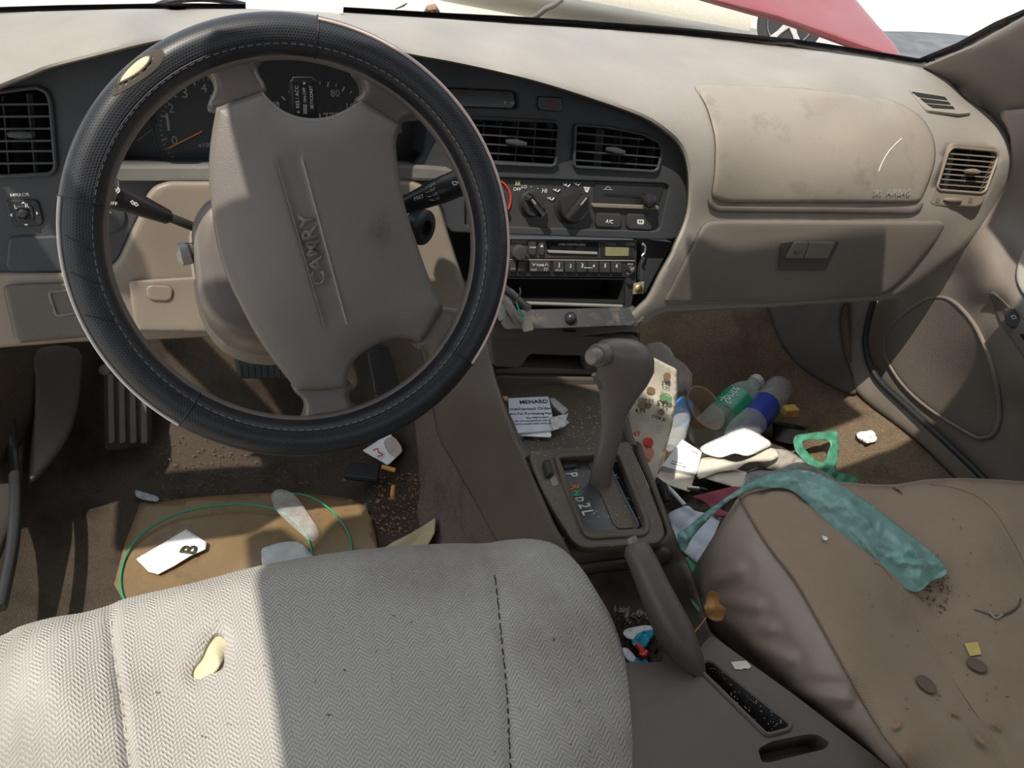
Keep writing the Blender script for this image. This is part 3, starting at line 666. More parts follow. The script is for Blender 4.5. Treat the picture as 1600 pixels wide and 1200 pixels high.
for i, ((a, b), s) in enumerate(zip(bs, lab)):
    dy = (a-782)*.012; y0, y1 = 408+dy, 424+dy
    k = flat('preset_button', fil([(a+.5, y0), (b-.5, y0+.2), (b-.5, y1+.2), (a+.5, y1)], 1.5), RP, CHAR2, rf, thick=.006, bevel=.0009, lift=.0045)
    m_ = (a+b)/2
    if s == 'TUNE':
        text(s, (838, 416), (850, 416), RP, WHT, k, lift=.005); text('RDR', (830, 423.4), (839, 423.4), RP, GRYP, k, lift=.005); text('FF', (850, 423.6), (856, 423.6), RP, GRYP, k, lift=.005)
        for x, d in ((834, 1), (854, -1)): tube('arrow_mark', [RP.at(x-2.4, 413.5-2*d, .005), RP.at(x, 413.5+2*d, .005), RP.at(x+2.4, 413.5-2*d, .005)], .0004, WHT, k, n=5)
    elif len(s) > 1: text(s, (a+2, 421), (b-2, 421), RP, GRYP, k, lift=.005)
    elif s: text(s, (m_-1.5 if s != '1' else m_-.5, 418), (m_+1.5 if s != '1' else m_+.5, 418), RP, WHT, k, lift=.005)
    if s == '1': text('PROG', (a+3, 424), (b-3, 424), RP, GRYP, k, lift=.005)
tube('preset_line', [RP.at(912, 418.4, .0052), RP.at(925, 418.6, .0052)], .0004, WHT, rf, n=5)
lathe('tone_knob', [(0, .0045), (.004, .0048), (.007, .004), (.008, .002)], RP.at(985, 420, .001), RP.N, STEEL, rf, n=18)
text('BASS', (981, 414), (989, 414.2), RP, GRYP, rf, lift=.0008); text('TREB', (979, 429), (987, 429.2), RP, GRYP, rf, lift=.0008)
# pocket under the radio: five walls
pk = RP; A_, B_, C_, D_ = [RP.uv(*q) for q in ((776, 434), (977, 436), (977, 475), (776, 472))]
pocket = loftrings('storage_pocket', [[RP.w(*q, h) for q in (A_, B_, C_, D_)] for h in (0, -.12)], VOID, radio, caps=False)
pm = pocket.modifiers.new('t', 'SOLIDIFY'); pm.thickness = .0015
flat('pocket_back', [A_, B_, C_, D_], RP.off(-.118), VOID, radio, thick=.002, bevel=0, px=False)
flat('mounting_bracket', [(977, 376), (995, 376), (994, 440), (991, 455), (985, 484), (974, 484), (978, 436)], RP, CHAR2, radio, thick=.004, bevel=.0005, lift=-.001)
tb = flat('screw_tab', fil([(991, 443), (1007, 440), (1005, 459), (989, 460)], 1), RP, simple('zinc plate', (.5, .45, .32), .45, .6), radio, thick=.002, bevel=.0004, lift=.004)
lathe('screw', [(0, .0062), (.0015, .0062), (.003, .0045), (.0034, .002)], RP.at(998, 451, .004), RP.N, BRASS, tb, n=20)
lathe('bolt_head', [(0, .004), (.002, .004), (.003, .002)], RP.at(983, 442, .001), RP.N, BLK, radio, n=12)
tube('bracket_hook', [RP.at(a, b, .003) for a, b in cr([(1004, 381), (1008, 386), (1007, 395), (1003, 400), (1006, 404)], 3, False)], .0016, STEEL, radio, n=8)
tube('pocket_rail', [RP.at(818, 473.5, .006), RP.at(972, 478.5, .006)], .0026, simple('worn rail', (.28, .27, .25), .3, .3), radio, n=10)
# recess around the radio
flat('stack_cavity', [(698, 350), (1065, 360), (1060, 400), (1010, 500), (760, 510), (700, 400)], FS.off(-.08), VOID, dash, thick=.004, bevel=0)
flat('stack_side_filler', fil([(1002, 372), (1052, 378), (1040, 402), (1008, 462), (1000, 440)], 4), FS.off(-.02), CHAR, dash, thick=.02, bevel=.003)
# open flap that hangs under the pocket
PF = Plane(PY(890, 500, .15), (0, -.55, .83))
flap = flat('pocket_flap', fil([(786, 484), (975, 480), (983, 480), (996, 504), (985, 508), (792, 516), (783, 508)], 3), PF, plastic('dusty black flap', (.03, .03, .032), .35, 500, .1, dust=.6, dcol=(.2, .18, .15), stain=.3, scol=(.35, .25, .14)), dash, thick=.004, bevel=.001)
part_label(flap, 'dusty black flap hanging open below the radio pocket')
lathe('flap_knob', [(0, .008), (.004, .0085), (.008, .0075), (.011, .005), (.012, .002)], PF.at(890, 499, 0), PF.N, BLK, flap, n=20)
# ---------------------------------------------------------------- steering wheel
TL = .4337; WC = np.array((-.37, 0, .64)); WN = np.array((0, -cos(TL), sin(TL))); WU = np.array((0, sin(TL), cos(TL))); WX = np.array((1., 0, 0))
PW = Plane(WC, WN)
wheel = thing('steering_wheel', 'taupe steering wheel turned on its side, in a torn black leather wrap', 'steering wheel', WC)
RM, rm = .1802, .0172
LEA = perforated('perforated leather', (.019, .021, .027), .0027, .34, (.0, .0, .0), .40, None, wear=.35)
STI = simple('thread', (.3, .27, .26), .6); SEAM = simple('seam leather', (.008, .008, .01), .5); PIP = simple('worn piping', (.62, .47, .42), .35)
def wp(a, ph, r=rm, R0=RM):       # a: angle round the wheel, ph: angle round the tube (0 = outward, 90 = to the driver)
    rad = WX*cos(a)+WU*sin(a); return WC+rad*(R0+r*cos(ph))+WN*r*sin(ph)
def rim_mesh(name, n, m, r, R0, mat, parent, off=0, uv=True):
    V = [wp(2*pi*i/n, 2*pi*j/m, r, R0)+WN*off for i in range(n) for j in range(m)]
    F = [(i*m+j, ((i+1) % n)*m+j, ((i+1) % n)*m+(j+1) % m, i*m+(j+1) % m) for i in range(n) for j in range(m)]
    me = bpy.data.meshes.new(name); me.from_pydata([tuple(v) for v in V], [], F); ul = me.uv_layers.new()
    for p in me.polygons:
        i, j = divmod(p.index, m)
        for li, (a, b) in zip(p.loop_indices, ((i, j), (i+1, j), (i+1, j+1), (i, j+1))): ul.data[li].uv = (a/n*2*pi*R0, b/m*2*pi*r)
    bm = bmesh.new(); bm.from_mesh(me); bmesh.ops.recalc_face_normals(bm, faces=bm.faces[:]); bm.to_mesh(me); bm.free()
    me.polygons.foreach_set('use_smooth', [True]*len(me.polygons)); return link(name, me, mat, parent)
def arc(a0, a1, ph, r=rm, n=60, **k): return [wp(R(a0+(a1-a0)*i/n), R(ph), r, **k) for i in range(n+1)]
rim = rim_mesh('rim_cover', 180, 28, rm, RM, LEA, wheel)
part_label(rim, 'perforated black leather wrap with a tear at upper left')
tube('piping', arc(83, -38, 48, rm+.0006), .0014, PIP, rim, n=8); tube('piping', arc(167, 232, 38, rm+.0006), .0016, simple('silver piping', (.55, .5, .48), .25), rim, n=8)
tube('piping_edge', arc(83, -38, 41, rm), .0009, SEAM, rim, n=6); tube('piping_edge', arc(167, 232, 31, rm), .0009, SEAM, rim, n=6)
for a in (83, 167, 232, -38): tube('cross_seam', [wp(R(a), R(p), rm+.0002) for p in range(-20, 190, 8)], .0009, SEAM, rim, n=6)
for a in (176, 185, 196): tube('crease', [wp(R(a+(p-60)*.06), R(p), rm+.0001) for p in range(60, 125, 8)], .0007, SEAM, rim, n=6)
st = []
for k in range(150):
    a0 = k*360/150; st.append(tube('s', arc(a0, a0+1.5, 128, rm+.0002, n=2), .00042, STI, n=5))
merge('stitching', st, STI, rim)
tube('stitch_groove', arc(0, 357, 126, rm-.0003, n=160), .0009, SEAM, rim, n=6)
# the tear: peeled leather lips round an opening with yellow foam
ta, tp = R(131), R(58)
def tear(u, v, h): return wp(ta+u/RM, tp+v/rm, rm+h)
FO = simple('foam', (.72, .58, .38), .8)
tr = []
for k in range(28):
    t = 2*pi*k/28; tr.append((.015*cos(t), .0042*sin(t)*(1-.35*cos(t))))
loftrings('exposed_foam', [[tear(u*s, v*s, .0016*(1-s)+.0004) for u, v in tr] for s in (1, .75, .5, .25, .02)], FO, rim, caps=False)
LIN = simple('torn lining', (.05, .04, .028), .8)
loftrings('torn_lining', [[tear(u*s, v*s*1.1+.0018*(s-1)/.6, .0003+.0009*sin(3*k+s*9)*(1 if s < 1.5 else 0)) for k, (u, v) in enumerate(tr)] for s in (1.75, 1.5, 1.25, 1.0)], LIN, rim, caps=False)
tube('torn_edge', [tear(u*1.04, v*1.1, .0007+.0004*sin(7*k)) for k, (u, v) in enumerate(tr)], .0009, simple('torn lining', (.10, .085, .06), .8), rim, n=7, closed=True)
rim_mesh("inner_ring", 120, 14, .0065, .1672, TAUPEP, wheel, off=-.010)
PS = PW.off(-.012)
def spoke(P, lift=0): 
    return sheet('spoke', cr(P, 4), PS, TAUPEP, wheel, step=6, rnd=(12, .012), thick=.012, lift=lift, skirt=tuple(-WN*.02))
spoke([(328, 172), (334, 140), (328, 118), (312, 102), (330, 75), (375, 62), (420, 60), (432, 80), (415, 88), (405, 98), (403, 112), (413, 150)])
spoke([(558, 165), (566, 145), (563, 125), (553, 108), (575, 85), (640, 130), (672, 172), (658, 184), (640, 186), (628, 194), (622, 206)])
spoke([(684, 480), (712, 479), (740, 476), (728, 540), (690, 590), (666, 602), (671, 582), (673, 565), (667, 548), (650, 538)])
spoke([(460, 602), (545, 598), (545, 618), (556, 636), (578, 646), (560, 676), (480, 682), (448, 672), (470, 658), (477, 640), (473, 625)])
pad_px = [(338, 168), (372, 156), (410, 143), (424, 158), (440, 171), (460, 180), (480, 184), (500, 184), (520, 180), (542, 170), (565, 156), (596, 176), (627, 195), (619, 220), (621, 255), (626, 292), (636, 333), (650, 376), (665, 420), (679, 452), (693, 477), (676, 507), (659, 536), (634, 529), (608, 531), (583, 541), (560, 557), (546, 577), (541, 606), (503, 610), (465, 611), (436, 575), (404, 530), (379, 484), (354, 432), (338, 377), (330, 320), (326, 275), (329, 222)]
corner = {0, 2, 10, 12, 20, 22, 28, 30}
po = []
for i, p in enumerate(pad_px):
    po.append(p)
    nx_ = pad_px[(i+1) % len(pad_px)]
    if i not in corner or (i+1) % len(pad_px) not in corner:
        a, b, c, d = [np.array(pad_px[j % len(pad_px)], float) for j in (i-1, i, i+1, i+2)]
        if i in corner: a = b
        if (i+1) % len(pad_px) in corner: d = c
        for t in (.33, .67): po.append(tuple(.5*((2*b)+(c-a)*t+(2*a-5*b+4*c-d)*t*t+(3*b-a-3*c+d)*t**3)))
pad_c = np.array((495, 370.)); pax = np.array((.22, .975)); pax /= np.linalg.norm(pax); pay = np.array((-pax[1], pax[0]))
def padfn(Q):
    d = edist(Q, np.array(po)); h = .004*(1-np.exp(-(d/22)**2))+.016*np.exp(-((((Q-pad_c)@pax)/190)**2+(((Q-pad_c)@pay)/120)**2)**1.4)
    e = (Q-pad_c); a = e@pax; b = e@pay
    inn = (1/(1+np.exp((np.abs(a)-132)/3.5)))
    band = np.exp(-(((b+8-0)/1.0)**2))*0
    # recessed name strip, between two creases
    x0 = -(Q[:, 0]-(434+(Q[:, 1]-250)*.285)); x1 = (Q[:, 0]-(472+(Q[:, 1]-250)*.272))
    s = 1/(1+np.exp(np.clip(x0/1.6, -40, 40))) * 1/(1+np.exp(np.clip(x1/1.6, -40, 40)))
    h -= .0028*s*inn
    return h
PP = PW.off(.002)
pad = sheet('airbag_pad', po, PP, TAUPE, wheel, step=5, rnd=(9, .009), thick=0, fn=padfn, skirt=tuple(-WN*.035), bound=5)
part_label(pad, 'taupe vinyl airbag pad with the name strip turned upright')
# leather creases come from the material
nt_ = TAUPE.node_tree
def surf_text(s, p0, p1, lift, mat, ys=1., bold=0):
    o = text(s, p0, p1, PP.off(lift), mat, pad, ys=ys, bold=bold, ext=.0006); return o
EMB = simple('embossed taupe', (.12, .10, .09), .4)
surf_text('CAMRY', (511, 445), (488, 331), .0196, TAUPEP, 1.0, .03)
surf_text('SRS', (602, 373), (598, 350), .0185, EMB); surf_text('AIRBAG', (613.5, 384), (606, 331), .0178, EMB); 
for p0, p1, mm, r_ in (((433, 252), (508, 514), EMB, .0007), ((472, 248), (542, 507), simple('highlight taupe edge', (.27, .24, .22), .4), .0007)):  # dark and pale tones paint the strip's shadow line and highlight line
    L_ = np.array(resample([p0, p1], 8, False)); hh = padfn(L_+np.array((0, 0)))
    tube('name_strip_edge', [PP.at(q[0], q[1], h_+.0022) for q, h_ in zip(L_, hh)], r_, mm, pad, n=6)
ring_arc((584, 363), 4, 0, 330, .0004, PP.off(.0185), EMB, pad, 'symbol', 10)
# cruise control lever on the back of the wheel
PC = PW.off(-.03)
cz = flat('cruise_lever', fil([(453, 124), (494, 123), (500, 215), (457, 215)], 4), PC, BLK, wheel, thick=.018, bevel=.003)
flat('lever_cap', fil([(457, 119), (490, 119), (492, 128), (456, 128)], 3), PC, BLK, cz, thick=.014, bevel=.003, lift=-.002)
part_label(cz, 'black cruise control lever with white lettering')
for s, a, b in (('RES / ACC', (468, 169), (466, 134)), ('ON-OFF', (479, 160), (477, 137)), ('SET/COAST', (490, 170), (488, 134))): text(s, a, b, PC, WHT, cz, lift=.0005, bold=.01)
flat('arrow_mark', [(463, 175), (468, 173), (468, 177)], PC, WHT, cz, thick=.001, bevel=0, lift=.0006); flat('arrow_mark', [(478, 130), (474, 132.5), (474, 127.5)], PC, WHT, cz, thick=.001, bevel=0, lift=.0006)
flat('switch_mark', [(474, 178), (480, 178), (479.6, 163), (473.6, 163)], PC, GRYP, cz, thick=.001, bevel=0, lift=.0004)

# ---------------------------------------------------------------- column
col = thing('steering_column', 'taupe steering column shroud behind the wheel, stalks either side', 'steering column', (-.37, .12, .5))
AX = -WN
def shroud_ring(s, a, bt, bb, n=36, k=.62, dz=0):
    r = []
    c = WC+AX*s+WU*dz
    for j in range(n):
        t = 2*pi*j/n; cx, sy = cos(t), sin(t); cx = math.copysign(abs(cx)**k, cx); sy = math.copysign(abs(sy)**k, sy)
        r.append(c+WX*a*cx+WU*(bt if sy > 0 else bb)*sy)
    return r
sh = loftrings('column_shroud', [shroud_ring(s_, a, bt, bb, dz=dz) for s_, a, bt, bb, dz in ((.052, .080, .05, .06, -.012), (.055, .092, .06, .072, -.012), (.062, .097, .066, .082, -.012), (.10, .100, .07, .098, -.012), (.13, .101, .07, .108, -.012), (.17, .098, .065, .112, -.012), (.22, .09, .055, .10, -.012))], TAUPEP, col)
loftrings('tan_collar', [shroud_ring(s_, a, bt, bb, dz=-.012) for s_, a, bt, bb in ((.165, .098, .06, .118), (.17, .106, .06, .125), (.20, .108, .06, .128), (.235, .10, .06, .12))], TAN2, col)
tube('shroud_seam', [PY(x, y, v) for x, y, v in ((289, 380, .062), (300, 380.5, .06), (336, 381, .058))], .0007, EMB, sh, n=5)
loftrings('shroud_seam', [[p+(p-(WC+AX*s))*.003 for p in shroud_ring(s, .0705, .052, .076)][0:1]+[p for p in shroud_ring(s, .0708, .002, .002)] for s in (.06, .19)], EMB, sh) if 0 else None
for q in ((358, 470, 40), (372, 488, 34)): pass
hubc = lathe('wheel_hub_boss', [(.0, .05), (.02, .048), (.05, .04)], WC-WN*.012, AX, BLK, wheel)
def stalk(name, pts, rs, lab, txt):
    o = tube(name, pts, rs, BLK, col, n=24); part_label(o, lab); return o
SP = [PY(x, y, v) for x, y, v in ((310, 358, .105), (291, 350, .10), (272, 342.5, .098), (268, 341, .098), (262, 339, .098), (200, 313, .092), (174, 302, .088), (172, 301.5, .088), (150, 292, .085), (130, 284, .083), (128, 283, .083))]
s1 = stalk('turn_signal_stalk', SP, [.0045, .0045, .0045, .0045, .0072, .0115, .0145, .0138, .014, .013, .006], 'black turn signal stalk pointing left', None)
dv = (SP[6]-SP[4]); dv /= np.linalg.norm(dv)
def on_stalk(x, y, v): return Plane(PY(x, y, v), CO-PY(x, y, v), -dv)
q = on_stalk(192, 309, .075); q = Plane(PY(192, 309, .0765), CO-PY(192, 309, .0765), SP[4]-SP[6])
text('OFF', (168.5, 319), (183, 321.5), q, WHT, s1, lift=.0002)
for a, b in (((203, 315), 1), ((217, 320.5), -1)):
    x, y = a; f = b
    flat('arrow_mark', [(x, y), (x+5*f, y-4+1.5*f), (x+5*f, y-1.6+1.5*f), (x+8*f, y-1.2+2*f), (x+8*f, y+2+2*f), (x+5*f, y+1.8+1.5*f), (x+5*f, y+4+1.5*f)], q, WHT, s1, thick=.0005, bevel=0, lift=.0004, holes=[[(x+1.5*f, y+.3*f), (x+4.2*f, y-2+1.2*f), (x+4.4*f, y-.6+1.4*f), (x+7*f, y-.1+1.6*f), (x+7*f, y+1+1.6*f), (x+4.4*f, y+.8+1.4*f), (x+4.2*f, y+2.2+1.2*f)]])
ring_arc((183, 297.5), 4, -90, 90, .0004, q.off(.0004), WHT, s1, 'lamp_mark', 8)
for d in (0, 3, 6): tube('lamp_mark', [q.at(177+d, 294.5+d*.1, .0006), q.at(175+d, 300, .0006)], .0004, WHT, s1, n=5)
flat('dash_mark', [(177, 306.5), (183, 307.5), (183, 309), (177, 308)], q, WHT, s1, thick=.0005, bevel=0, lift=.0004)
SQ = [PY(x, y, v) for x, y, v in ((590, 336, .11), (612, 328, .108), (620, 325, .106), (634, 320, .104), (683, 300, .097), (700, 293, .095), (702, 292, .095), (726, 282, .092), (745, 274, .09), (747, 273, .09))]
s2 = stalk('wiper_stalk', SQ, [.007, .0075, .0085, .0095, .0135, .0142, .0138, .0148, .014, .006], 'black wiper stalk pointing right', None)
q2 = Plane(PY(685, 298, .08), CO-PY(685, 298, .08), SQ[6]-SQ[2])
text('OFF', (671, 292.5), (681, 288.5), q2, WHT, s2, lift=.0002); text('INT', (673, 299.5), (681, 296.5), q2, WHT, s2, lift=.0002); text('LO', (677, 306.5), (684, 304), q2, WHT, s2, lift=.0002); text('HI', (682, 313), (687, 311), q2, GRYP, s2, lift=.0002); text('MIST', (648, 313.5), (663, 308.5), q2, WHT, s2, lift=.0002)
for a, b in (((665, 293), (669, 291)), ((665, 301), (671, 299)), ((668, 307.5), (674, 306.5)), ((671, 312), (679, 313))): tube('index_mark', [q2.at(*a, .0004), q2.at(*b, .0004)], .0003, WHT, s2, n=5)
ring_arc((711, 292), 8, 50, 120, .0004, q2.off(.0004), WHT, s2, 'wiper_mark', 8); ring_arc((711, 292), 3.5, 50, 120, .0004, q2.off(.0004), WHT, s2, 'wiper_mark', 8); tube('wiper_mark', [q2.at(709, 289, .0004), q2.at(706, 284, .0004)], .0004, WHT, s2, n=5); tube('wiper_mark', [q2.at(713, 288.5, .0004), q2.at(715, 284, .0004)], .0004, WHT, s2, n=5)
ig = PY(650, 352, .13); lathe('ignition_ring', [(0, .02), (.012, .02), (.015, .015), (.0151, .009), (.008, .008)], ig, (0.6, -.8, .1), BLK, col, n=28)
tl = PY(287, 395, .07); tube('tilt_lever', [tl+np.array(d)*.001 for d in ((30, 0, 4), (8, 0, 1), (5, 0, 0), (-3, -2, -1), (-6, -2, -1))], [.006, .006, .011, .011, .006], simple('clouded grey knob', (.33, .31, .29), .3), col, n=16)
for o in (wheel, col): pass
SKY, SUN, SDIR, EXPO = 1.28, 4.7, (.45, .30, -1), 0
# ---------------------------------------------------------------- the shell of the car
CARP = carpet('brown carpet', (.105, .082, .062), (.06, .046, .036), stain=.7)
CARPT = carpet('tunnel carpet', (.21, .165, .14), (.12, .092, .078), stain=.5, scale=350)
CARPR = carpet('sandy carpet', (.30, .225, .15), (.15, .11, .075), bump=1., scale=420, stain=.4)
RUB = plastic('black rubber seal', (.02, .02, .02), .45, 600, .05)
KICK = plastic('kick panel plastic', (.085, .075, .065), .5, 700, .2, dust=.1)
S_fl = Surf([(250, 870, 'z', .0), (450, 850, 'z', .0), (600, 830, 'z', .0), (600, 760, 'z', .0), (450, 700, 'z', .0), (330, 780, 'z', .0), (150, 950, 'z', .0), (60, 1000, 'z', .01), (180, 720, 'z', .02), (100, 800, 'z', .01), (120, 700, 'z', .03), (450, 640, 'z', .04), (300, 600, 'z', .11), (450, 560, 'z', .15), (600, 600, 'z', .10), (130, 560, 'y', .56), (20, 850, 'z', .03), (20, 560, 'y', .35), (0, 1000, 'z', .03),
    (650, 760, 'z', .01), (684, 676, 'x', -.143), (731, 760, 'x', -.136), (779, 845, 'x', -.126), (690, 800, 'z', .06), (640, 850, 'z', .02), (665, 580, 'x', -.155), (740, 620, 'x', -.11), (700, 540, 'x', -.12), (620, 660, 'z', .06), (800, 900, 'x', -.14), (700, 900, 'z', .03)], 5e-4)
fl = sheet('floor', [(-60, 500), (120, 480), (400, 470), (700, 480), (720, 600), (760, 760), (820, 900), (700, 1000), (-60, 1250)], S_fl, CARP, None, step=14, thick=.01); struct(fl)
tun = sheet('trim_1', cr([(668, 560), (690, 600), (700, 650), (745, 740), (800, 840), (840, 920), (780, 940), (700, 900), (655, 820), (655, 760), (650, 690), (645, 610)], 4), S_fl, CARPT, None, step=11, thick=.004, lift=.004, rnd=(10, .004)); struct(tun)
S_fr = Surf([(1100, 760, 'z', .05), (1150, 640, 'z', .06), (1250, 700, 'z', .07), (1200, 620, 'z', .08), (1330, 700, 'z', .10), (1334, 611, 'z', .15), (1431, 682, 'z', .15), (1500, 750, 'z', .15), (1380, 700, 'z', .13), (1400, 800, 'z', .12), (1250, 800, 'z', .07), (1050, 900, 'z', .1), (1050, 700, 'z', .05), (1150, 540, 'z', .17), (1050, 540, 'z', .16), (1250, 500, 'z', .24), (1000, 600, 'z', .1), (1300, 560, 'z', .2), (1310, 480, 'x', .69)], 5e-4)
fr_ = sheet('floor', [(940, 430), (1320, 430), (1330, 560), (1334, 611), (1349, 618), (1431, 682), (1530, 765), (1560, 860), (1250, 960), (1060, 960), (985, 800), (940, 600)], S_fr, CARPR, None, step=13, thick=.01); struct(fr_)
kr = sheet('trim_2', cr([(1195, 450), (1203, 490), (1222, 540), (1262, 583), (1330, 617), (1338, 600), (1322, 560), (1313, 500), (1318, 450)], 4), S_fr, KICK, None, step=10, thick=.006, lift=.012, rnd=(8, .006)); struct(kr)
S_sl = Surf([(1317, 478, 'x', .71), (1365, 470, 'x', .73), (1320, 560, 'x', .71), (1349, 615, 'z', .16), (1431, 680, 'z', .16), (1500, 745, 'z', .16), (1355, 560, 'x', .74), (1400, 622, 'z', .19), (1470, 683, 'z', .19), (1535, 745, 'z', .19)])
sill = sheet('trim_3', cr([(1312, 440), (1370, 440), (1356, 505), (1353, 545), (1370, 592), (1420, 642), (1480, 697), (1535, 750), (1575, 800), (1530, 800), (1500, 757), (1431, 688), (1349, 624), (1326, 590), (1310, 530)], 4), S_sl, plastic('sill plastic', (.15, .125, .105), .4, 700, .15, dust=.3), None, step=10, thick=.01, lift=.006, rnd=(10, .008)); struct(sill)
# passenger door
S_dr = Surf([(1442, 442, 'x', .75), (1380, 480, 'x', .77), (1356, 544, 'x', .775), (1431, 660, 'x', .775), (1525, 746, 'x', .77), (1475, 570, 'x', .765), (1450, 467, 'x', .765), (1545, 660, 'x', .76), (1560, 480, 'x', .735), (1490, 430, 'x', .76),
    (1518, 340, 'x', .755), (1522, 397, 'x', .735), (1538, 455, 'x', .715), (1565, 510, 'x', .70), (1600, 575, 'x', .69), (1640, 650, 'x', .69), (1600, 640, 'x', .745), (1640, 720, 'x', .75), (1550, 400, 'x', .73), (1575, 470, 'x', .70), (1620, 520, 'x', .69), (1590, 400, 'x', .765), (1565, 350, 'x', .77), (1640, 420, 'x', .765), (1600, 280, 'x', .77), (1585, 215, 'x', .74), (1640, 240, 'x', .74), (1640, 800, 'x', .76), (1950, 150, 'x', .74), (1950, 500, 'x', .70), (1950, 900, 'x', .75), (1780, 620, 'x', .69), (1780, 780, 'x', .75), (1780, 350, 'x', .75)], 3e-4)
DOORM = plastic('door trim vinyl', (.20, .17, .145), .45, 700, .3, dust=.1, blotch=.05)
door = sheet('door_1', cr([(1950, 150), (1750, 150), (1610, 168), (1563, 176), (1578, 215), (1572, 280), (1530, 330), (1430, 425), (1372, 470), (1358, 505), (1354, 545), (1372, 592), (1422, 640), (1482, 695), (1535, 750), (1580, 800), (1700, 880), (1900, 1000), (1990, 900), (2000, 500)], 3), S_dr, DOORM, None, step=11, thick=.02, rnd=(9, .008)); struct(door)
gr_o = cr([(1450, 467), (1478, 466), (1502, 482), (1527, 515), (1548, 565), (1560, 615), (1561, 655), (1552, 678), (1535, 684), (1515, 678), (1450, 637), (1410, 600), (1385, 560), (1382, 535), (1392, 512), (1420, 485)], 4)
def grille_mat():
    m, nt, B, tc = newmat('speaker cloth'); co = tc.outputs['Object']; sp = N(nt, 'ShaderNodeSeparateXYZ'); nt.links.new(co, sp.inputs[0])
    b = mth(nt, 'DIVIDE', sp.outputs[2], .0034); a = mth(nt, 'ADD', mth(nt, 'DIVIDE', sp.outputs[1], .0042), mth(nt, 'MULTIPLY', mth(nt, 'FLOOR', b), .5))
    fa = mth(nt, 'SUBTRACT', mth(nt, 'FRACT', a), .5); fb = mth(nt, 'SUBTRACT', mth(nt, 'FRACT', b), .5)
    d = mth(nt, 'SQRT', mth(nt, 'ADD', mth(nt, 'MULTIPLY', fa, fa), mth(nt, 'MULTIPLY', fb, fb))); k = ramp(nt, d, .24, .33)
    nt.links.new(mix(nt, k, (.02, .016, .012), (.21, .175, .145)), B.inputs['Base Color']); B.inputs['Roughness'].default_value = .6
    bp = N(nt, 'ShaderNodeBump', Strength=.7, Distance=.001); nt.links.new(k, bp.inputs['Height']); nt.links.new(bp.outputs[0], B.inputs['Normal']); return m
gl_ = sheet('speaker_grille', gr_o, S_dr, grille_mat(), door, step=8, rnd=(8, .004), thick=.004, lift=.007)
tube('grille_rim', [S_dr.at(a, b, .004) for a, b in resample(gr_o, 8)], .0035, DOORM, gl_, n=8, closed=True)
sg = sheet('switch_panel', fil([(1545, 458), (1552, 455), (1600, 500), (1660, 570), (1660, 610), (1600, 560), (1560, 500)], 5), S_dr, TAUPEP, door, step=7, rnd=(5, .003), thick=.003, lift=.006)
PDS = Plane(S_dr.at(1585, 495, .01), S_dr.at(1585, 495, .02)-S_dr.at(1585, 495, 0))
wsw = flat('window_switch', fil([(1567, 483), (1584, 480), (1600, 506), (1598, 510), (1580, 513), (1572, 506)], 3), PDS, BLK, sg, thick=.008, bevel=.002, lift=.006)
flat('switch_mark', fil([(1579, 493), (1586, 492), (1589, 498), (1582, 499)], 1), PDS, GRYP, wsw, thick=.0008, bevel=0, lift=.0066, holes=[[(1581, 494.5), (1585, 494), (1587, 497), (1583, 497.6)]])
PADF = carpet('pale door cloth', (.42, .40, .36), (.3, .28, .25), bump=.4, scale=900, stain=.1)
sheet('door_cloth', cr([(1605, 385), (1592, 405), (1587, 430), (1592, 450), (1610, 470), (1660, 480), (1660, 380)], 3), S_dr, PADF, door, step=8, rnd=(8, .006), thick=.006, lift=.01)
sheet('pull_recess', fil([(1592, 522), (1620, 520), (1660, 560), (1660, 600), (1610, 545)], 3), S_dr, VOID, door, step=8, thick=.002, lift=.009)
tube('trim_4', [S_sl.at(a, b, .012) for a, b in cr([(1370, 455), (1356, 505), (1353, 545), (1370, 590), (1420, 638), (1480, 693), (1535, 746), (1590, 810)], 5, False)], .006, RUB, None, n=10)['kind'] = 'structure'
# right windscreen pillar
S_pl = Surf([(1445, 103, 'x', .70), (1600, 28, 'x', .665), (1700, -20, 'x', .64), (1490, 145, 'x', .745), (1562, 200, 'x', .77), (1700, 130, 'x', .73), (1600, 110, 'x', .70), (1530, 110, 'x', .70), (1900, -140, 'x', .60), (1900, 180, 'x', .73), (1600, 225, 'x', .775), (1720, 220, 'x', .76)])
pl_ = sheet('trim_5', fil([(1438, 104), (1520, 70), (1600, 25), (1720, -50), (1900, -160), (1900, 200), (1720, 225), (1600, 240), (1570, 225), (1530, 190), (1480, 140), (1455, 115)], 8), S_pl, plastic('pillar trim', (.16, .135, .115), .5, 700, .15, blotch=.05), None, step=12, thick=.02, rnd=(14, .01)); struct(pl_)
# driver's side kick panel and door edge
S_kl = Surf([(35, 560, 'y', .40), (125, 555, 'y', .52), (45, 755, 'y', .33), (118, 650, 'y', .46), (-60, 560, 'x', -.79), (-60, 900, 'x', -.78), (0, 700, 'x', -.785)])
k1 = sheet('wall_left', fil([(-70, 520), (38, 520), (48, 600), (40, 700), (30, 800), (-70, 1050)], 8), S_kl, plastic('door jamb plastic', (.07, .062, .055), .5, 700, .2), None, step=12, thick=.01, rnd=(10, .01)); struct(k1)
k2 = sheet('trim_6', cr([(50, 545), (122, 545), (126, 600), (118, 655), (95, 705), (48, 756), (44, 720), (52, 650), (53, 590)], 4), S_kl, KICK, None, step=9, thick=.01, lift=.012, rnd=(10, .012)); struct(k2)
tube('trim_7', [S_kl.at(a, b, .02) for a, b in cr([(-10, 520), (8, 600), (18, 690), (24, 760), (20, 850), (0, 950)], 4, False)], .008, RUB, None, n=10)['kind'] = 'structure'
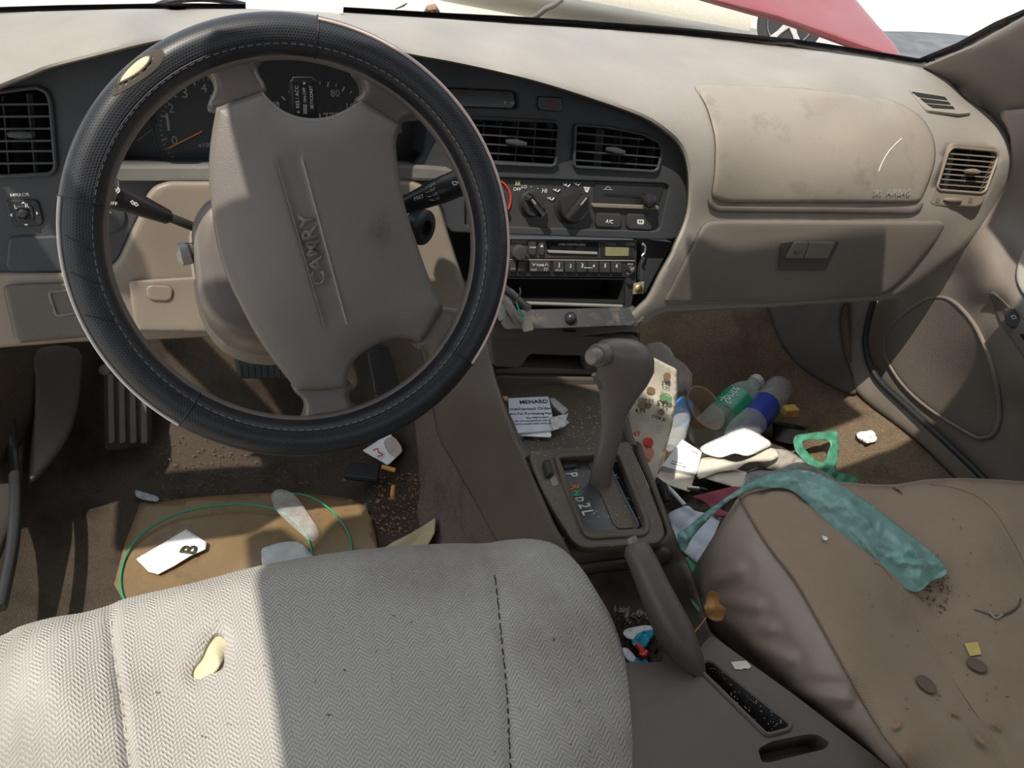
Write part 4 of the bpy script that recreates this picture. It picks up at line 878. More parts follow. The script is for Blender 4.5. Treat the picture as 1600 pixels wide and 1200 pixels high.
# dead pedal and pedals
PFR = Plane(PY(200, 640, .50), (0, -.8, .6))
fr1 = flat('foot_rest', fil([(160, 572), (232, 560), (238, 696), (162, 706)], 5), PFR, CARP, None, thick=.02, bevel=.006, lift=.01)
tag(fr1, 'ribbed brown foot rest at the left of the footwell', 'foot rest')
for x in (167, 184, 201, 218): flat('rib', fil([(x, 585), (x+10, 583), (x+13, 692), (x+2, 694)], 3), PFR, KICK, fr1, thick=.008, bevel=.002, lift=.016).matrix_parent_inverse = Matrix.Translation(-fr1.location)
lathe('fastener', [(0, .009), (.004, .009), (.006, .006)], PFR.at(164, 578, .01), PFR.N, KICK, fr1, n=20).matrix_parent_inverse = Matrix.Translation(-fr1.location)
PPD = Plane(PY(420, 560, .40), (0, -.85, .5))
PEDM = plastic('pedal rubber', (.016, .017, .02), .5, 500, .1, dust=.3)
def pedal(name, poly, pl, ribs, armto, label):
    e = thing(name, label, 'pedal', pl.at(*poly[0]))
    p = flat('pedal_pad', fil(poly, 10), pl, PEDM, e, thick=.014, bevel=.004)
    for a, b in ribs: tube('tread', [pl.at(*a, .001), pl.at(*b, .001)], .0016, PEDM, p, n=6)
    c = (np.array(poly[0])+np.array(poly[1]))/2
    tube('pedal_arm', [pl.at(c[0], c[1]+14, -.01), pl.at(c[0], c[1]-20, -.04), armto], .007, BLK, e, n=8)
pedal('brake_pedal', [(362, 535), (500, 520), (505, 592), (372, 592)], PPD, [((376+10*i, 572), (377+10*i, 589)) for i in range(12)], np.array((-.38, .55, .42)), 'wide black brake pedal below the steering column')
PGS = Plane(PY(610, 580, .46), (0, -.85, .5))
pedal('accelerator_pedal', [(572, 548), (640, 540), (655, 630), (590, 640)], PGS, [((586, 560+9*i), (640, 556+9*i)) for i in range(8)], np.array((-.2, .6, .35)), 'tall black accelerator pedal beside the tunnel')
# firewall, windshield, rear and far side: real parts of the car that close the cabin
def quadwall(name, pts, mat, th=.02):
    V = [np.array(p, float) for p in pts]; o = mesh(name, V, [tuple(range(len(V)))], mat, None); m = o.modifiers.new('t', 'SOLIDIFY'); m.thickness = th; m.offset = 0; return struct(o)
quadwall('wall_front', [(-.85, .8, -.1), (.95, .8, -.1), (.95, .8, .6), (-.85, .8, .6)], CARP)
ROOFM = plastic('headliner', (.22, .20, .18), .9, 300, .1)
# ---------------------------------------------------------------- centre console
con = thing('center_console', 'taupe centre console with dirty bin and pocket running back between the seats', 'console', (-.03, -.1, .1))
S_cs = Surf([(765, 545, 'x', -.098), (822, 712, 'x', -.108), (880, 850, 'x', -.118), (684, 676, 'x', -.157), (779, 845, 'x', -.142), (660, 540, 'x', -.157), (740, 620, 'x', -.128), (800, 760, 'x', -.114), (830, 880, 'x', -.132)], 1e-3)
cs = sheet('side_panel', fil([(648, 500), (750, 490), (765, 540), (776, 590), (796, 650), (828, 730), (866, 818), (893, 866), (900, 900), (830, 925), (779, 852), (731, 765), (684, 683), (668, 600), (655, 540)], 10), S_cs, CONS, con, step=10, thick=.006, lift=.006, rnd=(10, .010))
part_label(cs, 'smooth brown left flank of the console')
PBN = Plane((0, .08, .325), (0, -.05, 1))
bf = flat('bin_floor', fil([(770, 600), (965, 600), (992, 700), (985, 706), (830, 712), (800, 690), (785, 640)], 8), PBN, CONSD, con, thick=.01, bevel=.002)
part_label(bf, 'dust-covered floor of the front bin')
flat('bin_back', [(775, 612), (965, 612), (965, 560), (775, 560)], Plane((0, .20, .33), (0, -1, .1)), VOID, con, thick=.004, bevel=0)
tube('bin_rim', [S_cs.at(a, b, h) for a, b, h in cr([(766, 560, .004), (772, 590, .004), (785, 630, .004), (805, 680, .004), (826, 712, .004)], 4, False)], [.004]*20+[.004], CONS, con, n=8) if 0 else None
rimp = [PZ(a, b, .335) for a, b in cr([(768, 565), (776, 600), (790, 645), (808, 690), (826, 716)], 4, False)]
tube('bin_rim', rimp, .006, CONS, con, n=10)
tube('bin_rim', [PZ(a, b, .335) for a, b in cr([(962, 600), (972, 640), (982, 680), (990, 700)], 4, False)], .006, CONS, con, n=10)
# shift bezel
PB = Plane((0, -.08, .325), (0, -.10, 1))
bz_o = fil([(824, 703), (900, 697), (984, 689), (1006, 740), (1036, 815), (1040, 835), (1030, 848), (912, 856), (895, 846), (860, 790)], [5, 5, 5, 20, 8, 14, 12, 16, 12, 20])
op = fil([(875, 714), (966, 709), (1005, 812), (1005, 824), (921, 829), (912, 820)], [5, 5, 8, 8, 8, 8])
bz = flat('shift_bezel', bz_o, PB, CONSD, con, thick=.012, bevel=.0025, holes=[op], lift=.006)
part_label(bz, 'dirty bezel framing the gear selector')
rimo = fil([(866, 712), (872, 706), (968, 701), (975, 708), (1015, 812), (1016, 830), (1006, 836), (925, 841), (912, 835), (872, 735)], 6)
flat('bezel_rim', rimo, PB, CONSD, bz, thick=.006, bevel=.0025, holes=[fil([(874, 714), (966, 709), (1007, 812), (1007, 826), (1002, 829), (921, 832), (911, 824)], 5)], lift=.010)
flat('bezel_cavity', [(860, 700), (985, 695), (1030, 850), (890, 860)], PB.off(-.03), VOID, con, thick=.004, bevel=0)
PI = PB.off(-.006)
ip = flat('indicator_plate', fil([(874, 714), (930, 711), (947, 745), (984, 812), (990, 822), (984, 829), (921, 833), (908, 820)], [3, 3, 3, 8, 6, 8, 6, 8]), PI, plastic('indicator plate', (.045, .05, .06), .3, 900, .03, dust=1, dcol=(.25, .22, .17), stain=.3), con, thick=.004, bevel=.0008)
part_label(ip, 'blue-grey plate with the shift positions')
sp_ = flat('shift_slot', fil([(918, 720), (946, 718), (998, 815), (996, 824), (966, 826), (958, 818)], 6), PI, CONSD, ip, thick=.002, bevel=.0005, lift=.0015)
tube('slot_rim', [PI.at(a, b, .002) for a, b in cr([(953, 728), (975, 775), (996, 815), (996, 823), (988, 828)], 4, False)], .0014, simple('blue grey rail', (.12, .15, .2), .3), ip, n=8)
flat('lock_button', fil([(876, 719), (900, 716), (903, 726), (900, 729), (881, 731)], 2), PI, CHAR, ip, thick=.006, bevel=.001, lift=.004)
osw = flat('overdrive_switch', fil([(848, 718), (860, 716), (866, 737), (863, 741), (854, 742)], 4), PB, BLK, bz, thick=.012, bevel=.003, lift=.014)
flat('switch_label', fil([(858, 746), (868, 743), (873, 757), (864, 760)], 1), PB, simple('worn grey label', (.28, .25, .2), .5), bz, thick=.001, bevel=0, lift=.0068)
for s, x, y, m_ in (('P', 884, 741, WHT), ('R', 890, 760, ORG), ('N', 893.5, 769.5, GRN), ('D', 899, 779, WHT), ('2', 904, 789, WHT), ('L', 909, 800, WHT)):
    # turned a quarter to the right: baseline runs towards the driver
    text(s, (x-.5, y-1), (x+2.6, y+5.6), PI, m_, ip, lift=.0008, bold=.02, ys=1.5)
for x, y in ((920, 783), (922, 791), (931, 797), (927, 800), (934, 806)): flat('scuff_mark', [(x, y), (x+1.5, y-.4), (x+2, y+3), (x+.7, y+3)], PI, GRYP, ip, thick=.0006, bevel=0, lift=.0006)
# body round the bezel, well, rear box
S_ct = Surf([(830, 716, 'z', .312), (990, 700, 'z', .31), (870, 820, 'z', .305), (905, 862, 'z', .295), (1030, 856, 'z', .305), (1045, 830, 'z', .31), (1075, 900, 'z', .29), (1100, 985, 'z', .28), (960, 900, 'z', .245), (1000, 960, 'z', .225), (1060, 880, 'z', .28), (1070, 950, 'z', .24), (930, 880, 'z', .275), (950, 970, 'z', .23), (1010, 1010, 'z', .225), (1060, 1000, 'z', .235), (930, 1020, 'z', .22), (1120, 1020, 'z', .30)], 5e-4)
wl = sheet('console_body', fil([(815, 700), (840, 712), (880, 800), (905, 850), (1032, 848), (1042, 832), (1020, 770), (985, 690), (1000, 690), (1047, 815), (1078, 895), (1106, 985), (1150, 1022), (1100, 1060), (940, 1060), (905, 960), (878, 880), (862, 838), (835, 770)], 6), S_ct, CONS, con, step=9, thick=.004)
part_label(wl, 'dark well around the parking brake')
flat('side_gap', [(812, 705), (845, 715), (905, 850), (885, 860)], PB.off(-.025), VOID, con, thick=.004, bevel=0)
for (a, b), (c, d) in (((806, 690), (818, 730)), ((819, 735), (838, 765)), ((866, 830), (874, 842))): tube('metal_clip', [PZ(a+10, b+10, .31), PZ(c+8, d, .308)], .002, STEEL, con, n=6)
fw = sheet('front_lip', cr([(893, 872), (905, 880), (935, 876), (1000, 868), (1040, 852), (1050, 870), (1030, 885), (940, 895), (905, 900)], 3), S_ct, CONS, con, step=8, thick=.004, lift=.012, rnd=(10, .012))
S_rc = Surf([(968, 1030, 'z', .325), (1060, 1040, 'z', .33), (1110, 1005, 'z', .325), (1345, 1165, 'z', .34), (1420, 1230, 'z', .34), (1000, 1200, 'z', .335), (1200, 1120, 'z', .34), (1150, 1200, 'z', .342), (1000, 1100, 'z', .33), (940, 1260, 'z', .33), (1300, 1250, 'z', .345)], 1e-3)
slot = fil([(1092, 1038), (1104, 1031), (1114, 1034), (1236, 1131), (1232, 1140), (1202, 1148), (1196, 1147), (1097, 1050)], [5, 4, 5, 8, 4, 5, 5, 5])
cup = fil([(1184, 1170), (1206, 1158), (1262, 1147), (1278, 1148), (1297, 1160), (1290, 1170), (1200, 1192), (1190, 1190)], [6, 8, 8, 6, 6, 8, 6, 4])
rear_o = [(966, 1034), (1000, 1036), (1030, 1034), (1052, 1034), (1064, 1042), (1086, 1060), (1092, 1045), (1090, 1020), (1100, 1003), (1112, 992), (1150, 1020), (1240, 1085), (1345, 1165), (1440, 1240), (1440, 1300), (980, 1300), (960, 1150)]
rc = sheet('rear_box_top', fil(rear_o, [4, 6, 6, 6, 6, 3, 5, 5, 5, 6, 8, 8, 8, 8, 3, 3, 5]), S_rc, CONS, con, step=9, holes=[slot, cup], thick=.004, lift=0, skirt=(0, 0, -.06))
part_label(rc, 'brown rear section with a long open pocket')
def pocketw(name, o, depth, mat):
    P = resample(o, 5); A = [S_rc.at(*p, 0) for p in P]
    w_ = loftrings(name, [[a-np.array((0, 0, h)) for a in A] for h in (0, depth)], mat, rc, caps=False)
    c = sum(A)/len(A)-np.array((0, 0, depth)); V = [a-np.array((0, 0, depth)) for a in A]+[c]
    mesh('pocket_floor', V, [(i, (i+1) % len(A), len(A)) for i in range(len(A))], mat, rc); return w_
NAVY = plastic('blue black pocket plastic', (.05, .055, .065), .35, 700, .1, dust=.3, dcol=(.3, .28, .22))
pocketw('open_pocket', slot, .035, NAVY); pocketw('small_recess', cup, .02, CONS)
tube('pocket_rim', [S_rc.at(a, b, .001) for a, b in resample(slot, 6)], .0022, CONS, rc, n=6, closed=True)
# shift lever
sh_ = thing('gear_shifter', 'taupe gear shifter with thumb button rising from the console', 'gear shifter', PB.at(937, 752))
base = PB.at(937, 752, -.004); top = None
def atd(px, py, y): return PY(px, py, y)
yb = base[1]
spine = [(938, 756, 0, 17, 13), (940, 740, .0, 17, 13), (943, 722, .002, 16, 13), (943.5, 721, .002, 16.6, 13), (952, 690, .004, 16.5, 13), (957, 665, .008, 17, 14), (961, 640, .012, 22, 17), (967, 618, .016, 30, 21), (973, 598, .018, 39, 26), (977, 578, .02, 45, 29), (976, 560, .02, 46, 30), (972, 546, .02, 42, 26), (968, 537, .02, 33, 18), (966, 532, .02, 18, 8), (965, 530.5, .02, 3, 2)]
rg = []; P3 = [PY(x, y, yb+v) for x, y, v, a, b in spine]
up_ = P3[-1]-P3[0]; 
for (x, y, v, a, b), p in zip(spine, P3):
    k = (p-CO)@CF/FL
    rg.append([p+CR*a*k*math.copysign(abs(cos(t))**.85, cos(t))+np.cross(CR, up_/np.linalg.norm(up_))*b*k*math.copysign(abs(sin(t))**.85, sin(t)) for t in [2*pi*j/32 for j in range(32)]])
hd = loftrings('shift_handle', rg, TAUPEP, sh_)
part_label(hd, 'taupe vinyl-skinned handle swelling at the top')
bp_ = P3[9]; kk = (bp_-CO)@CF/FL
bc = PY(932, 556, yb+.012); ba = np.array((-.85, -.45, .18))
lathe('thumb_button', [(-.012, .0105), (.004, .0105), (.009, .0098), (.0115, .0075), (.012, .002)], bc, ba, simple('grey thumb button', (.2, .175, .165), .3), sh_, n=28)
lathe('button_collar', [(-.012, .0135), (-.002, .0135), (0, .012)], bc, ba, TAUPEP, sh_, n=28)
tube('handle_clip', [PY(a, b, yb-.012) for a, b in ((928, 585), (932, 594), (936, 598), (938, 606))], .003, TAUPEP, sh_, n=8)
# parking brake
pb = thing('parking_brake', 'brown parking brake lever angled between the seats', 'parking brake', PZ(1078, 1040, .3))
BP = [PZ(x, y, z) for x, y, z in ((1085, 1058, .318), (1075, 1030, .335), (1055, 990, .35), (1038, 955, .36), (1020, 915, .37), (1005, 880, .378), (994, 858, .384), (991, 851, .386))]
br = tube('brake_handle', BP, [(.008, .013), (.011, .017), (.0165, .019), (.016, .018), (.0145, .016), (.0135, .015), (.0125, .014), (.0095, .010)], CONS, pb, n=20, shape=.75, up=(0, 0, 1))
tube('release_button', [BP[-1], BP[-1]+(BP[-1]-BP[-3])*.33, BP[-1]+(BP[-1]-BP[-3])*.38], [.0062, .0062, .004], simple('grey release button', (.2, .18, .16), .4), pb, n=14)

# ---------------------------------------------------------------- seats
WEAVE = woven('grey herringbone cloth', (.575, .545, .50), (.36, .34, .315), .0023, stain=.45)
S_ds = Surf([(0, 1000, 'z', .365), (170, 950, 'z', .365), (300, 912, 'z', .37), (500, 870, 'z', .372), (700, 852, 'z', .372), (850, 850, 'z', .375), (935, 930, 'z', .365), (980, 1050, 'z', .35), (1000, 1200, 'z', .34), (790, 860, 'z', .368), (500, 1000, 'z', .365), (500, 1200, 'z', .355), (100, 1200, 'z', .36), (800, 1100, 'z', .36), (-60, 1100, 'z', .35), (240, 1100, 'z', .36), (880, 980, 'z', .378), (900, 1150, 'z', .365), (80, 1060, 'z', .378)], 5e-4)
seat = thing('driver_seat', 'grey herringbone cloth driver seat cushion with a torn hole', 'car seat', (-.38, -.35, .1))
so_ = [(-70, 1012), (0, 994), (30, 979), (80, 965), (130, 957), (172, 945), (200, 934), (300, 911), (400, 885), (500, 867), (600, 855), (700, 849), (755, 849), (790, 844), (830, 842), (870, 852), (905, 883), (935, 929), (960, 975), (979, 1040), (991, 1110), (1004, 1230), (1010, 1320), (-70, 1380)]
seam1 = cr([(172, 940), (175, 1000), (190, 1100), (210, 1260)], 5, False); seam2 = cr([(752, 845), (770, 880), (784, 1000), (793, 1100), (800, 1260)], 5, False)
hole = cr([(334, 991), (345, 990), (353, 1002), (350, 1020), (342, 1038), (328, 1052), (312, 1061), (300, 1057), (302, 1043), (314, 1027), (322, 1008)], 3)
def seatfn(Q):
    d1 = edist(Q, np.array(seam1), False); d2 = edist(Q, np.array(seam2), False)
    h = -.005*np.exp(-(d1/7)**2)-.005*np.exp(-(d2/7)**2)
    h += .004*np.sin(Q[:, 0]/95+1)*np.sin(Q[:, 1]/80)
    hd = edist(Q, np.array(hole)); h -= .004*np.exp(-(hd/9)**2)
    return h
cu_ = sheet('seat_cushion', cr(so_[:-2], 3, False)+so_[-2:], S_ds, WEAVE, seat, step=9, holes=[hole], rnd=(34, .03), thick=.004, fn=seatfn, skirt=(0, .0, -.14))
part_label(cu_, 'light grey herringbone cloth cushion, sunlit on its left')
FOAM = plastic('seat foam', (.62, .55, .36), .9, 500, .5, blotch=.2, stain=.6, scol=(.3, .22, .1))
hf = cr([(a*1.12-325*.12, b*1.12-1025*.12) for a, b in [(334, 991), (345, 990), (353, 1002), (350, 1020), (342, 1038), (328, 1052), (312, 1061), (300, 1057), (302, 1043), (314, 1027), (322, 1008)]], 3)
def foamfn(Q):
    return -.009+.012*np.exp(-(((Q[:, 0]-340)/12)**2+((Q[:, 1]-1035)/22)**2))
sheet('exposed_foam', hf, S_ds, FOAM, seat, step=4, fn=foamfn, thick=.002)
DRK = simple('dark thread', (.03, .03, .03), .8)
def stitchline(line, surf, lift, mat, parent, r=.0006, dash_=None, nm='seam'):
    P = [surf.at(a, b, lift) for a, b, *_ in resample(line, 6, False)]
    return tube(nm, P, r, mat, parent, n=5)
def fnline(line, fn, surf, extra, mat, parent, r):
    Q = np.array([q[:2] for q in resample(line, 6, False)]); h = fn(Q)
    return tube('seam', [surf.at(q[0], q[1], hh+extra) for q, hh in zip(Q, h)], r, mat, parent, n=5)
fnline([p for p in seam1 if 960 < p[1] < 1250], seatfn, S_ds, .0004, simple('pale thread', (.5, .48, .44), .8), seat, .0007); fnline([p for p in seam2 if 880 < p[1] < 1250], seatfn, S_ds, .0003, DRK, seat, .0009)
boxw('seat_base', (-.38, -.42, .14), (1, 0, 0), (0, 1, 0), (0, 0, 1), (.44, .5, .16), BLK, seat, bev=.01)

pst = thing('passenger_seat', 'lumpy brown fabric covered passenger seat cushion', 'car seat', (.33, -.35, .1))
S_ps = Surf([(1155, 775, 'z', .365), (1240, 900, 'z', .37), (1330, 1050, 'z', .37), (1400, 1180, 'z', .365), (1098, 930, 'z', .29), (1110, 850, 'z', .33), (1150, 1000, 'z', .295), (1240, 1085, 'z', .31), (1345, 1168, 'z', .325), (1420, 1235, 'z', .33), (1350, 756, 'z', .355), (1500, 750, 'z', .36), (1620, 752, 'z', .36), (1400, 900, 'z', .36), (1470, 950, 'z', .34), (1540, 860, 'z', .37), (1650, 900, 'z', .36), (1600, 1150, 'z', .36), (1450, 1100, 'z', .36), (1500, 1250, 'z', .36), (1180, 960, 'z', .335), (1270, 1060, 'z', .345), (1300, 850, 'z', .37), (1550, 990, 'z', .345), (1160, 870, 'z', .36)], 3e-4)
po_ = [(1163, 770), (1220, 756), (1280, 751), (1350, 756), (1400, 757), (1440, 750), (1490, 747), (1540, 748), (1600, 752), (1720, 765), (1720, 1300), (1500, 1320), (1420, 1232), (1345, 1168), (1290, 1128), (1240, 1087), (1190, 1042), (1150, 1002), (1120, 972), (1100, 940), (1097, 905), (1104, 870), (1120, 830), (1142, 795)]
def psfn(Q):
    h = .004*np.sin(Q[:, 0]/60)*np.cos(Q[:, 1]/75)
    d = edist(Q, np.array([(1120, 900), (1160, 980), (1240, 1060), (1320, 1130), (1420, 1210)]), False)
    for (a, b, c, e) in ((1105, 955, 1200, 985), (1120, 975, 1230, 1030), (1103, 915, 1150, 890), (1240, 1085, 1320, 1092), (1100, 935, 1180, 950)):
        dd = edist(Q, np.array([(a, b), (c, e)]), False); h += .0045*np.exp(-(dd/13)**2)-.0025*np.exp(-((dd-20)/12)**2)
    s = edist(Q, np.array([(1380, 880), (1410, 930), (1450, 1000), (1500, 1080), (1560, 1170), (1600, 1260)]), False); h -= .004*np.exp(-(s/7)**2)
    s = edist(Q, np.array([(1460, 757), (1540, 785), (1585, 850), (1620, 930)]), False); h -= .004*np.exp(-(s/8)**2)
    h += .008*np.exp(-(((Q[:, 0]-1530)/60)**2+((Q[:, 1]-840)/55)**2)) - .006*np.exp(-(((Q[:, 0]-1440)/45)**2+((Q[:, 1]-960)/40)**2))
    return h
BROWN = woven('brown neoprene cover', (.37, .275, .20), (.31, .23, .168), .0016, zig=False, bump=.35, stain=.35, scol=(.2, .14, .09))
SATIN = plastic('satin brown side cloth', (.29, .225, .185), .42, 1300, .12, blotch=.06, spec=.5, stain=.2, scol=(.15, .11, .08))
pc = sheet('cover_side', cr(po_, 2), S_ps, SATIN, pst, step=6, rnd=(26, .026), thick=.004, fn=psfn, skirt=(0, .02, -.12))
part_label(pc, 'smooth satin side of the seat cover')
edge = cr([(1152, 774), (1175, 815), (1205, 860), (1240, 905), (1275, 965), (1310, 1030), (1345, 1095), (1380, 1150), (1440, 1230)], 4, False)
top_o = [tuple(e) for e in edge]+[(1500, 1310), (1715, 1295), (1715, 768), (1600, 755), (1540, 751), (1490, 750), (1440, 753), (1400, 760), (1350, 759), (1280, 754), (1220, 759), (1165, 772)]
Apo = np.array([p[:2] for p in cr(po_, 2)])
def topfn(Q):
    d = edist(Q, Apo); u = np.clip(1-d/26, 0, 1); return psfn(Q)-.026*(1-np.sqrt(np.maximum(0, 1-u*u)))+.0018
pt = sheet('cover_top', [p[:2] for p in top_o], S_ps, BROWN, pst, step=9, thick=.0015, fn=topfn)
part_label(pt, 'brown woven top of the seat cover')
SEWB = simple('brown thread', (.16, .11, .07), .8)
fnline([p[:2] for p in edge], topfn, S_ps, .0006, SEWB, pt, .0007)
fnline(cr([(1365, 880), (1380, 888), (1410, 930), (1450, 1000), (1500, 1080), (1560, 1170), (1600, 1260)], 4, False), topfn, S_ps, .0003, SEWB, pt, .0006)
fnline(cr([(1452, 757), (1500, 765), (1545, 790), (1585, 850), (1620, 930)], 4, False), topfn, S_ps, .0003, SEWB, pt, .0006)
boxw('seat_base', (.36, -.42, .14), (1, 0, 0), (0, 1, 0), (0, 0, 1), (.42, .5, .14), BLK, pst, bev=.01)
# ---------------------------------------------------------------- litter
PAPW = simple('white paper', (.8, .8, .8), .7); PAPC = simple('cream paper', (.78, .7, .58), .75); PAPN = simple('newsprint', (.62, .56, .44), .8); PAPG = simple('grey tissue', (.42, .40, .37), .85)
INK = simple('black ink', (.03, .03, .03), .6); INKR = simple('red ink', (.65, .07, .05), .6); INKO = simple('orange print tint', (.75, .35, .12), .6); INKB = simple('brown print', (.2, .12, .06), .6); INKG = simple('green print tint', (.12, .25, .1), .6)
def crinkle(a, b, amp, ph=0):
    return lambda Q: amp*(np.abs(np.sin(Q[:, 0]/a+Q[:, 1]/(b*1.7)+ph))+np.abs(np.sin(Q[:, 1]/b-Q[:, 0]/(a*1.3)+ph*2))-.9+.5*np.sin(Q[:, 0]/(a*.43)+Q[:, 1]/(b*.6)))
def paper(name, o, surf, mat, label, cat, fn=None, step=6, thick=.0006, lift=.0, holes=(), group=None):
    q = sheet(name, o, surf, mat, None, step=step, thick=thick, fn=fn, lift=lift, holes=holes); tag(q, label, cat, group); return q
def sub(o, parent):      # hang a part on a rebased thing
    o.parent = parent; o.matrix_parent_inverse = Matrix.Translation(-parent.location); return o
Gz = lambda z: Plane((0, 0, z), (0, 0, 1))
# driver's side
MATB = plastic('brown mat', (.20, .13, .06), .35, 300, .15, dust=.3, stain=.6, scol=(.07, .05, .035), blotch=.15)
fm = paper('floor_mat', cr([(214, 800), (240, 786), (330, 775), (440, 770), (540, 778), (575, 800), (590, 860), (590, 960), (205, 960)], 3), S_fl, MATB, 'worn brown mat on the driver side floor under the green cord', 'floor mat', step=10, thick=.004, lift=.008)
cd_ = [(213, 873), (252, 850), (291, 827), (323, 847), (321, 858), (298, 868), (272, 884), (247, 897), (232, 893)]
card = paper('card', resample(cd_, 5), S_fl, PAPW, 'white card printed with a black letter on the driver side floor mat', 'card', step=5, thick=.0012, lift=.016, fn=lambda Q: .004*np.sin(Q[:, 0]/40))
sub(text('B', (303, 866), (310, 853), Plane(S_fl.at(300, 855, .0215), (0, 0, 1)), simple('olive black ink', (.05, .045, .02), .6), None, bold=.03), card)
GW = simple('green plastic cord', (.02, .30, .16), .35)
def cord(name, pts, r, mat, label, cat, surf, group=None):
    o = tube(name, [surf.at(a, b, h) for a, b, h in cr(pts, 6, False)], r, mat, None, n=8); tag(o, label, cat, group); return o
cord('cord', [(200, 950, .012), (190, 925, .012), (189, 895, .012), (201, 860, .014), (228, 830, .018), (275, 804, .02), (330, 791, .024), (380, 788, .024), (425, 794, .024), (458, 812, .022), (479, 838, .016), (488, 868, .014), (486, 900, .012)], .0016, GW, 'green plastic cord making the larger left loop on the driver side floor', 'cord', S_fl)
cord('cord', [(428, 782, .02), (440, 773, .024), (470, 772, .028), (500, 784, .026), (528, 808, .02), (545, 835, .014), (550, 862, .012), (548, 890, .012)], .0015, GW, 'green plastic cord making the smaller right loop near the tunnel', 'cord', S_fl)
CLR = film('clear film', (.8, .8, .8), .2, .12, 60, .6, .0)
paper('clear_wrapper', cr([(424, 772), (440, 764), (462, 775), (480, 800), (498, 830), (488, 846), (468, 832), (446, 812), (430, 795)], 3), S_fl, CLR, 'clear plastic wrapper caught on the green cord', 'wrapper', fn=crinkle(9, 8, .002), lift=.03, step=5)
paper('paper_scrap', cr([(408, 862), (420, 853), (442, 847), (466, 847), (480, 858), (490, 872), (490, 900), (420, 900)], 3), S_fl, simple('pale wipe', (.55, .57, .55), .8), 'crumpled pale wipe on the floor in front of the driver seat', 'paper', fn=crinkle(14, 11, .0015), lift=.016)
paper('paper_bag', fil([(598, 858), (612, 848), (640, 834), (664, 820), (680, 809), (679, 832), (668, 852), (660, 880), (610, 880)], 3), S_fl, simple('kraft paper', (.48, .39, .24), .8), 'folded tan paper bag beside the tunnel in front of the driver seat', 'paper bag', fn=lambda Q: .02*np.abs(np.sin((Q[:, 0]+Q[:, 1])/34)), lift=.02, step=5, thick=.001)
PWL = Plane((0, 0, .03), (0, 0, 1))
tag(flat('wallet', fil([(537, 742), (548, 722), (594, 724), (591, 749)], 3), PWL, plastic('black leather', (.015, .015, .018), .5, 400, .3), None, thick=.012, bevel=.003), 'flat black wallet on the driver side floor below the wheel', 'wallet')
rp = paper('paper_scrap', fil([(566, 704), (585, 692), (608, 676), (619, 688), (629, 705), (606, 727)], 3), S_fl, PAPW, 'white scrap with a red mark on the floor below the wheel rim', 'paper', fn=crinkle(12, 10, .003), lift=.03, step=4)
sub(tube('red_mark', [S_fl.at(a, b, .042) for a, b in cr([(583, 704), (590, 701), (592, 707), (598, 710), (590, 713)], 4, False)], .0012, INKR, None, n=5), rp)
paper('paper_scrap', cr([(600, 690), (612, 682), (622, 690), (628, 704), (618, 714), (606, 706)], 3), S_fl, simple('pinkish tissue', (.45, .36, .33), .8), 'small pinkish crumple leaning on the white scrap with a red mark', 'paper', fn=crinkle(7, 6, .004), lift=.045, step=3)
BUT = simple('cigarette filter orange', (.62, .3, .09), .7)
for (a, b), s in ((((597, 729), (618, 735)), 'orange cigarette butt touching the black wallet'), (((615, 760), (613, 778)), 'orange cigarette butt lying apart, nearer the driver seat')):
    o = tube('cigarette_butt', [PZ(*a, .03), PZ(*b, .03)], .0042, BUT, None, n=12); tag(o, s, 'cigarette butt', 'cigarette butts on the floor')
paper('wrapper_scrap', cr([(211, 766), (222, 768), (246, 776), (246, 783), (230, 782), (214, 776)], 3), S_fl, film('silver film', (.4, .42, .46), .9, .3, 120, .8, .1), 'torn silver wrapper scrap at the left of the driver footwell', 'wrapper', fn=crinkle(5, 4, .002), lift=.012, step=3)
def debris(name, n, region, surf, mats, label, cat, size=(.002, .006), lift=.006):
    V = []; F = []; A = np.array(region); mn, mx = A.min(0), A.max(0); k = 0
    while k < n:
        q = rng.uniform(mn, mx)
        if not inside([q], A)[0]: continue
        c = surf.at(q[0], q[1], lift); s = rng.uniform(*size); t = rng.uniform(0, pi); l = s*rng.uniform(1, 4)
        u = np.array((cos(t), sin(t), rng.uniform(-.2, .2))); v = np.array((-sin(t), cos(t), rng.uniform(-.3, .3))); b = len(V)
        w_ = np.array((0, 0, s*.5)); V += [c-u*l/2, c+v*s/2, c+u*l/2, c-v*s/2, c+w_, c-w_*.4]
        F += [(b, b+1, b+4), (b+1, b+2, b+4), (b+2, b+3, b+4), (b+3, b, b+4), (b+1, b, b+5), (b+2, b+1, b+5), (b+3, b+2, b+5), (b, b+3, b+5)]; k += 1
    o = mesh(name, V, F, mats, None, smooth=False); tag(o, label, cat, kind='stuff'); return o
CRU = simple('leaf crumbs', (.13, .088, .055), .9); CRD = simple('dark crumbs', (.06, .045, .03), .9); CRL = simple('pale crumbs', (.5, .42, .32), .9)
debris('leaf_litter', 420, [(230, 700), (330, 660), (420, 690), (560, 690), (640, 700), (650, 760), (645, 830), (560, 830), (540, 760), (400, 760), (330, 790), (240, 790)], S_fl, CRU, 'brown leaf crumbs scattered over the driver side carpet', 'leaf litter', (.001, .003), .006)
debris('tobacco_crumbs', 260, [(580, 740), (660, 740), (655, 830), (600, 840), (570, 790)], S_fl, simple('tobacco', (.36, .2, .09), .9), 'reddish tobacco crumbs beside the tunnel on the driver side', 'crumbs', (.001, .003), .009)
debris('grit', 300, [(800, 640), (960, 630), (990, 700), (940, 712), (830, 708)], PBN, CRL, 'pale grit strewn over the console bin floor', 'grit', (.0005, .0014), .002)
debris('grit', 260, bz_o, PB, CRL, 'pale specks on the dirty gear selector bezel', 'grit', (.0004, .0012), .007)
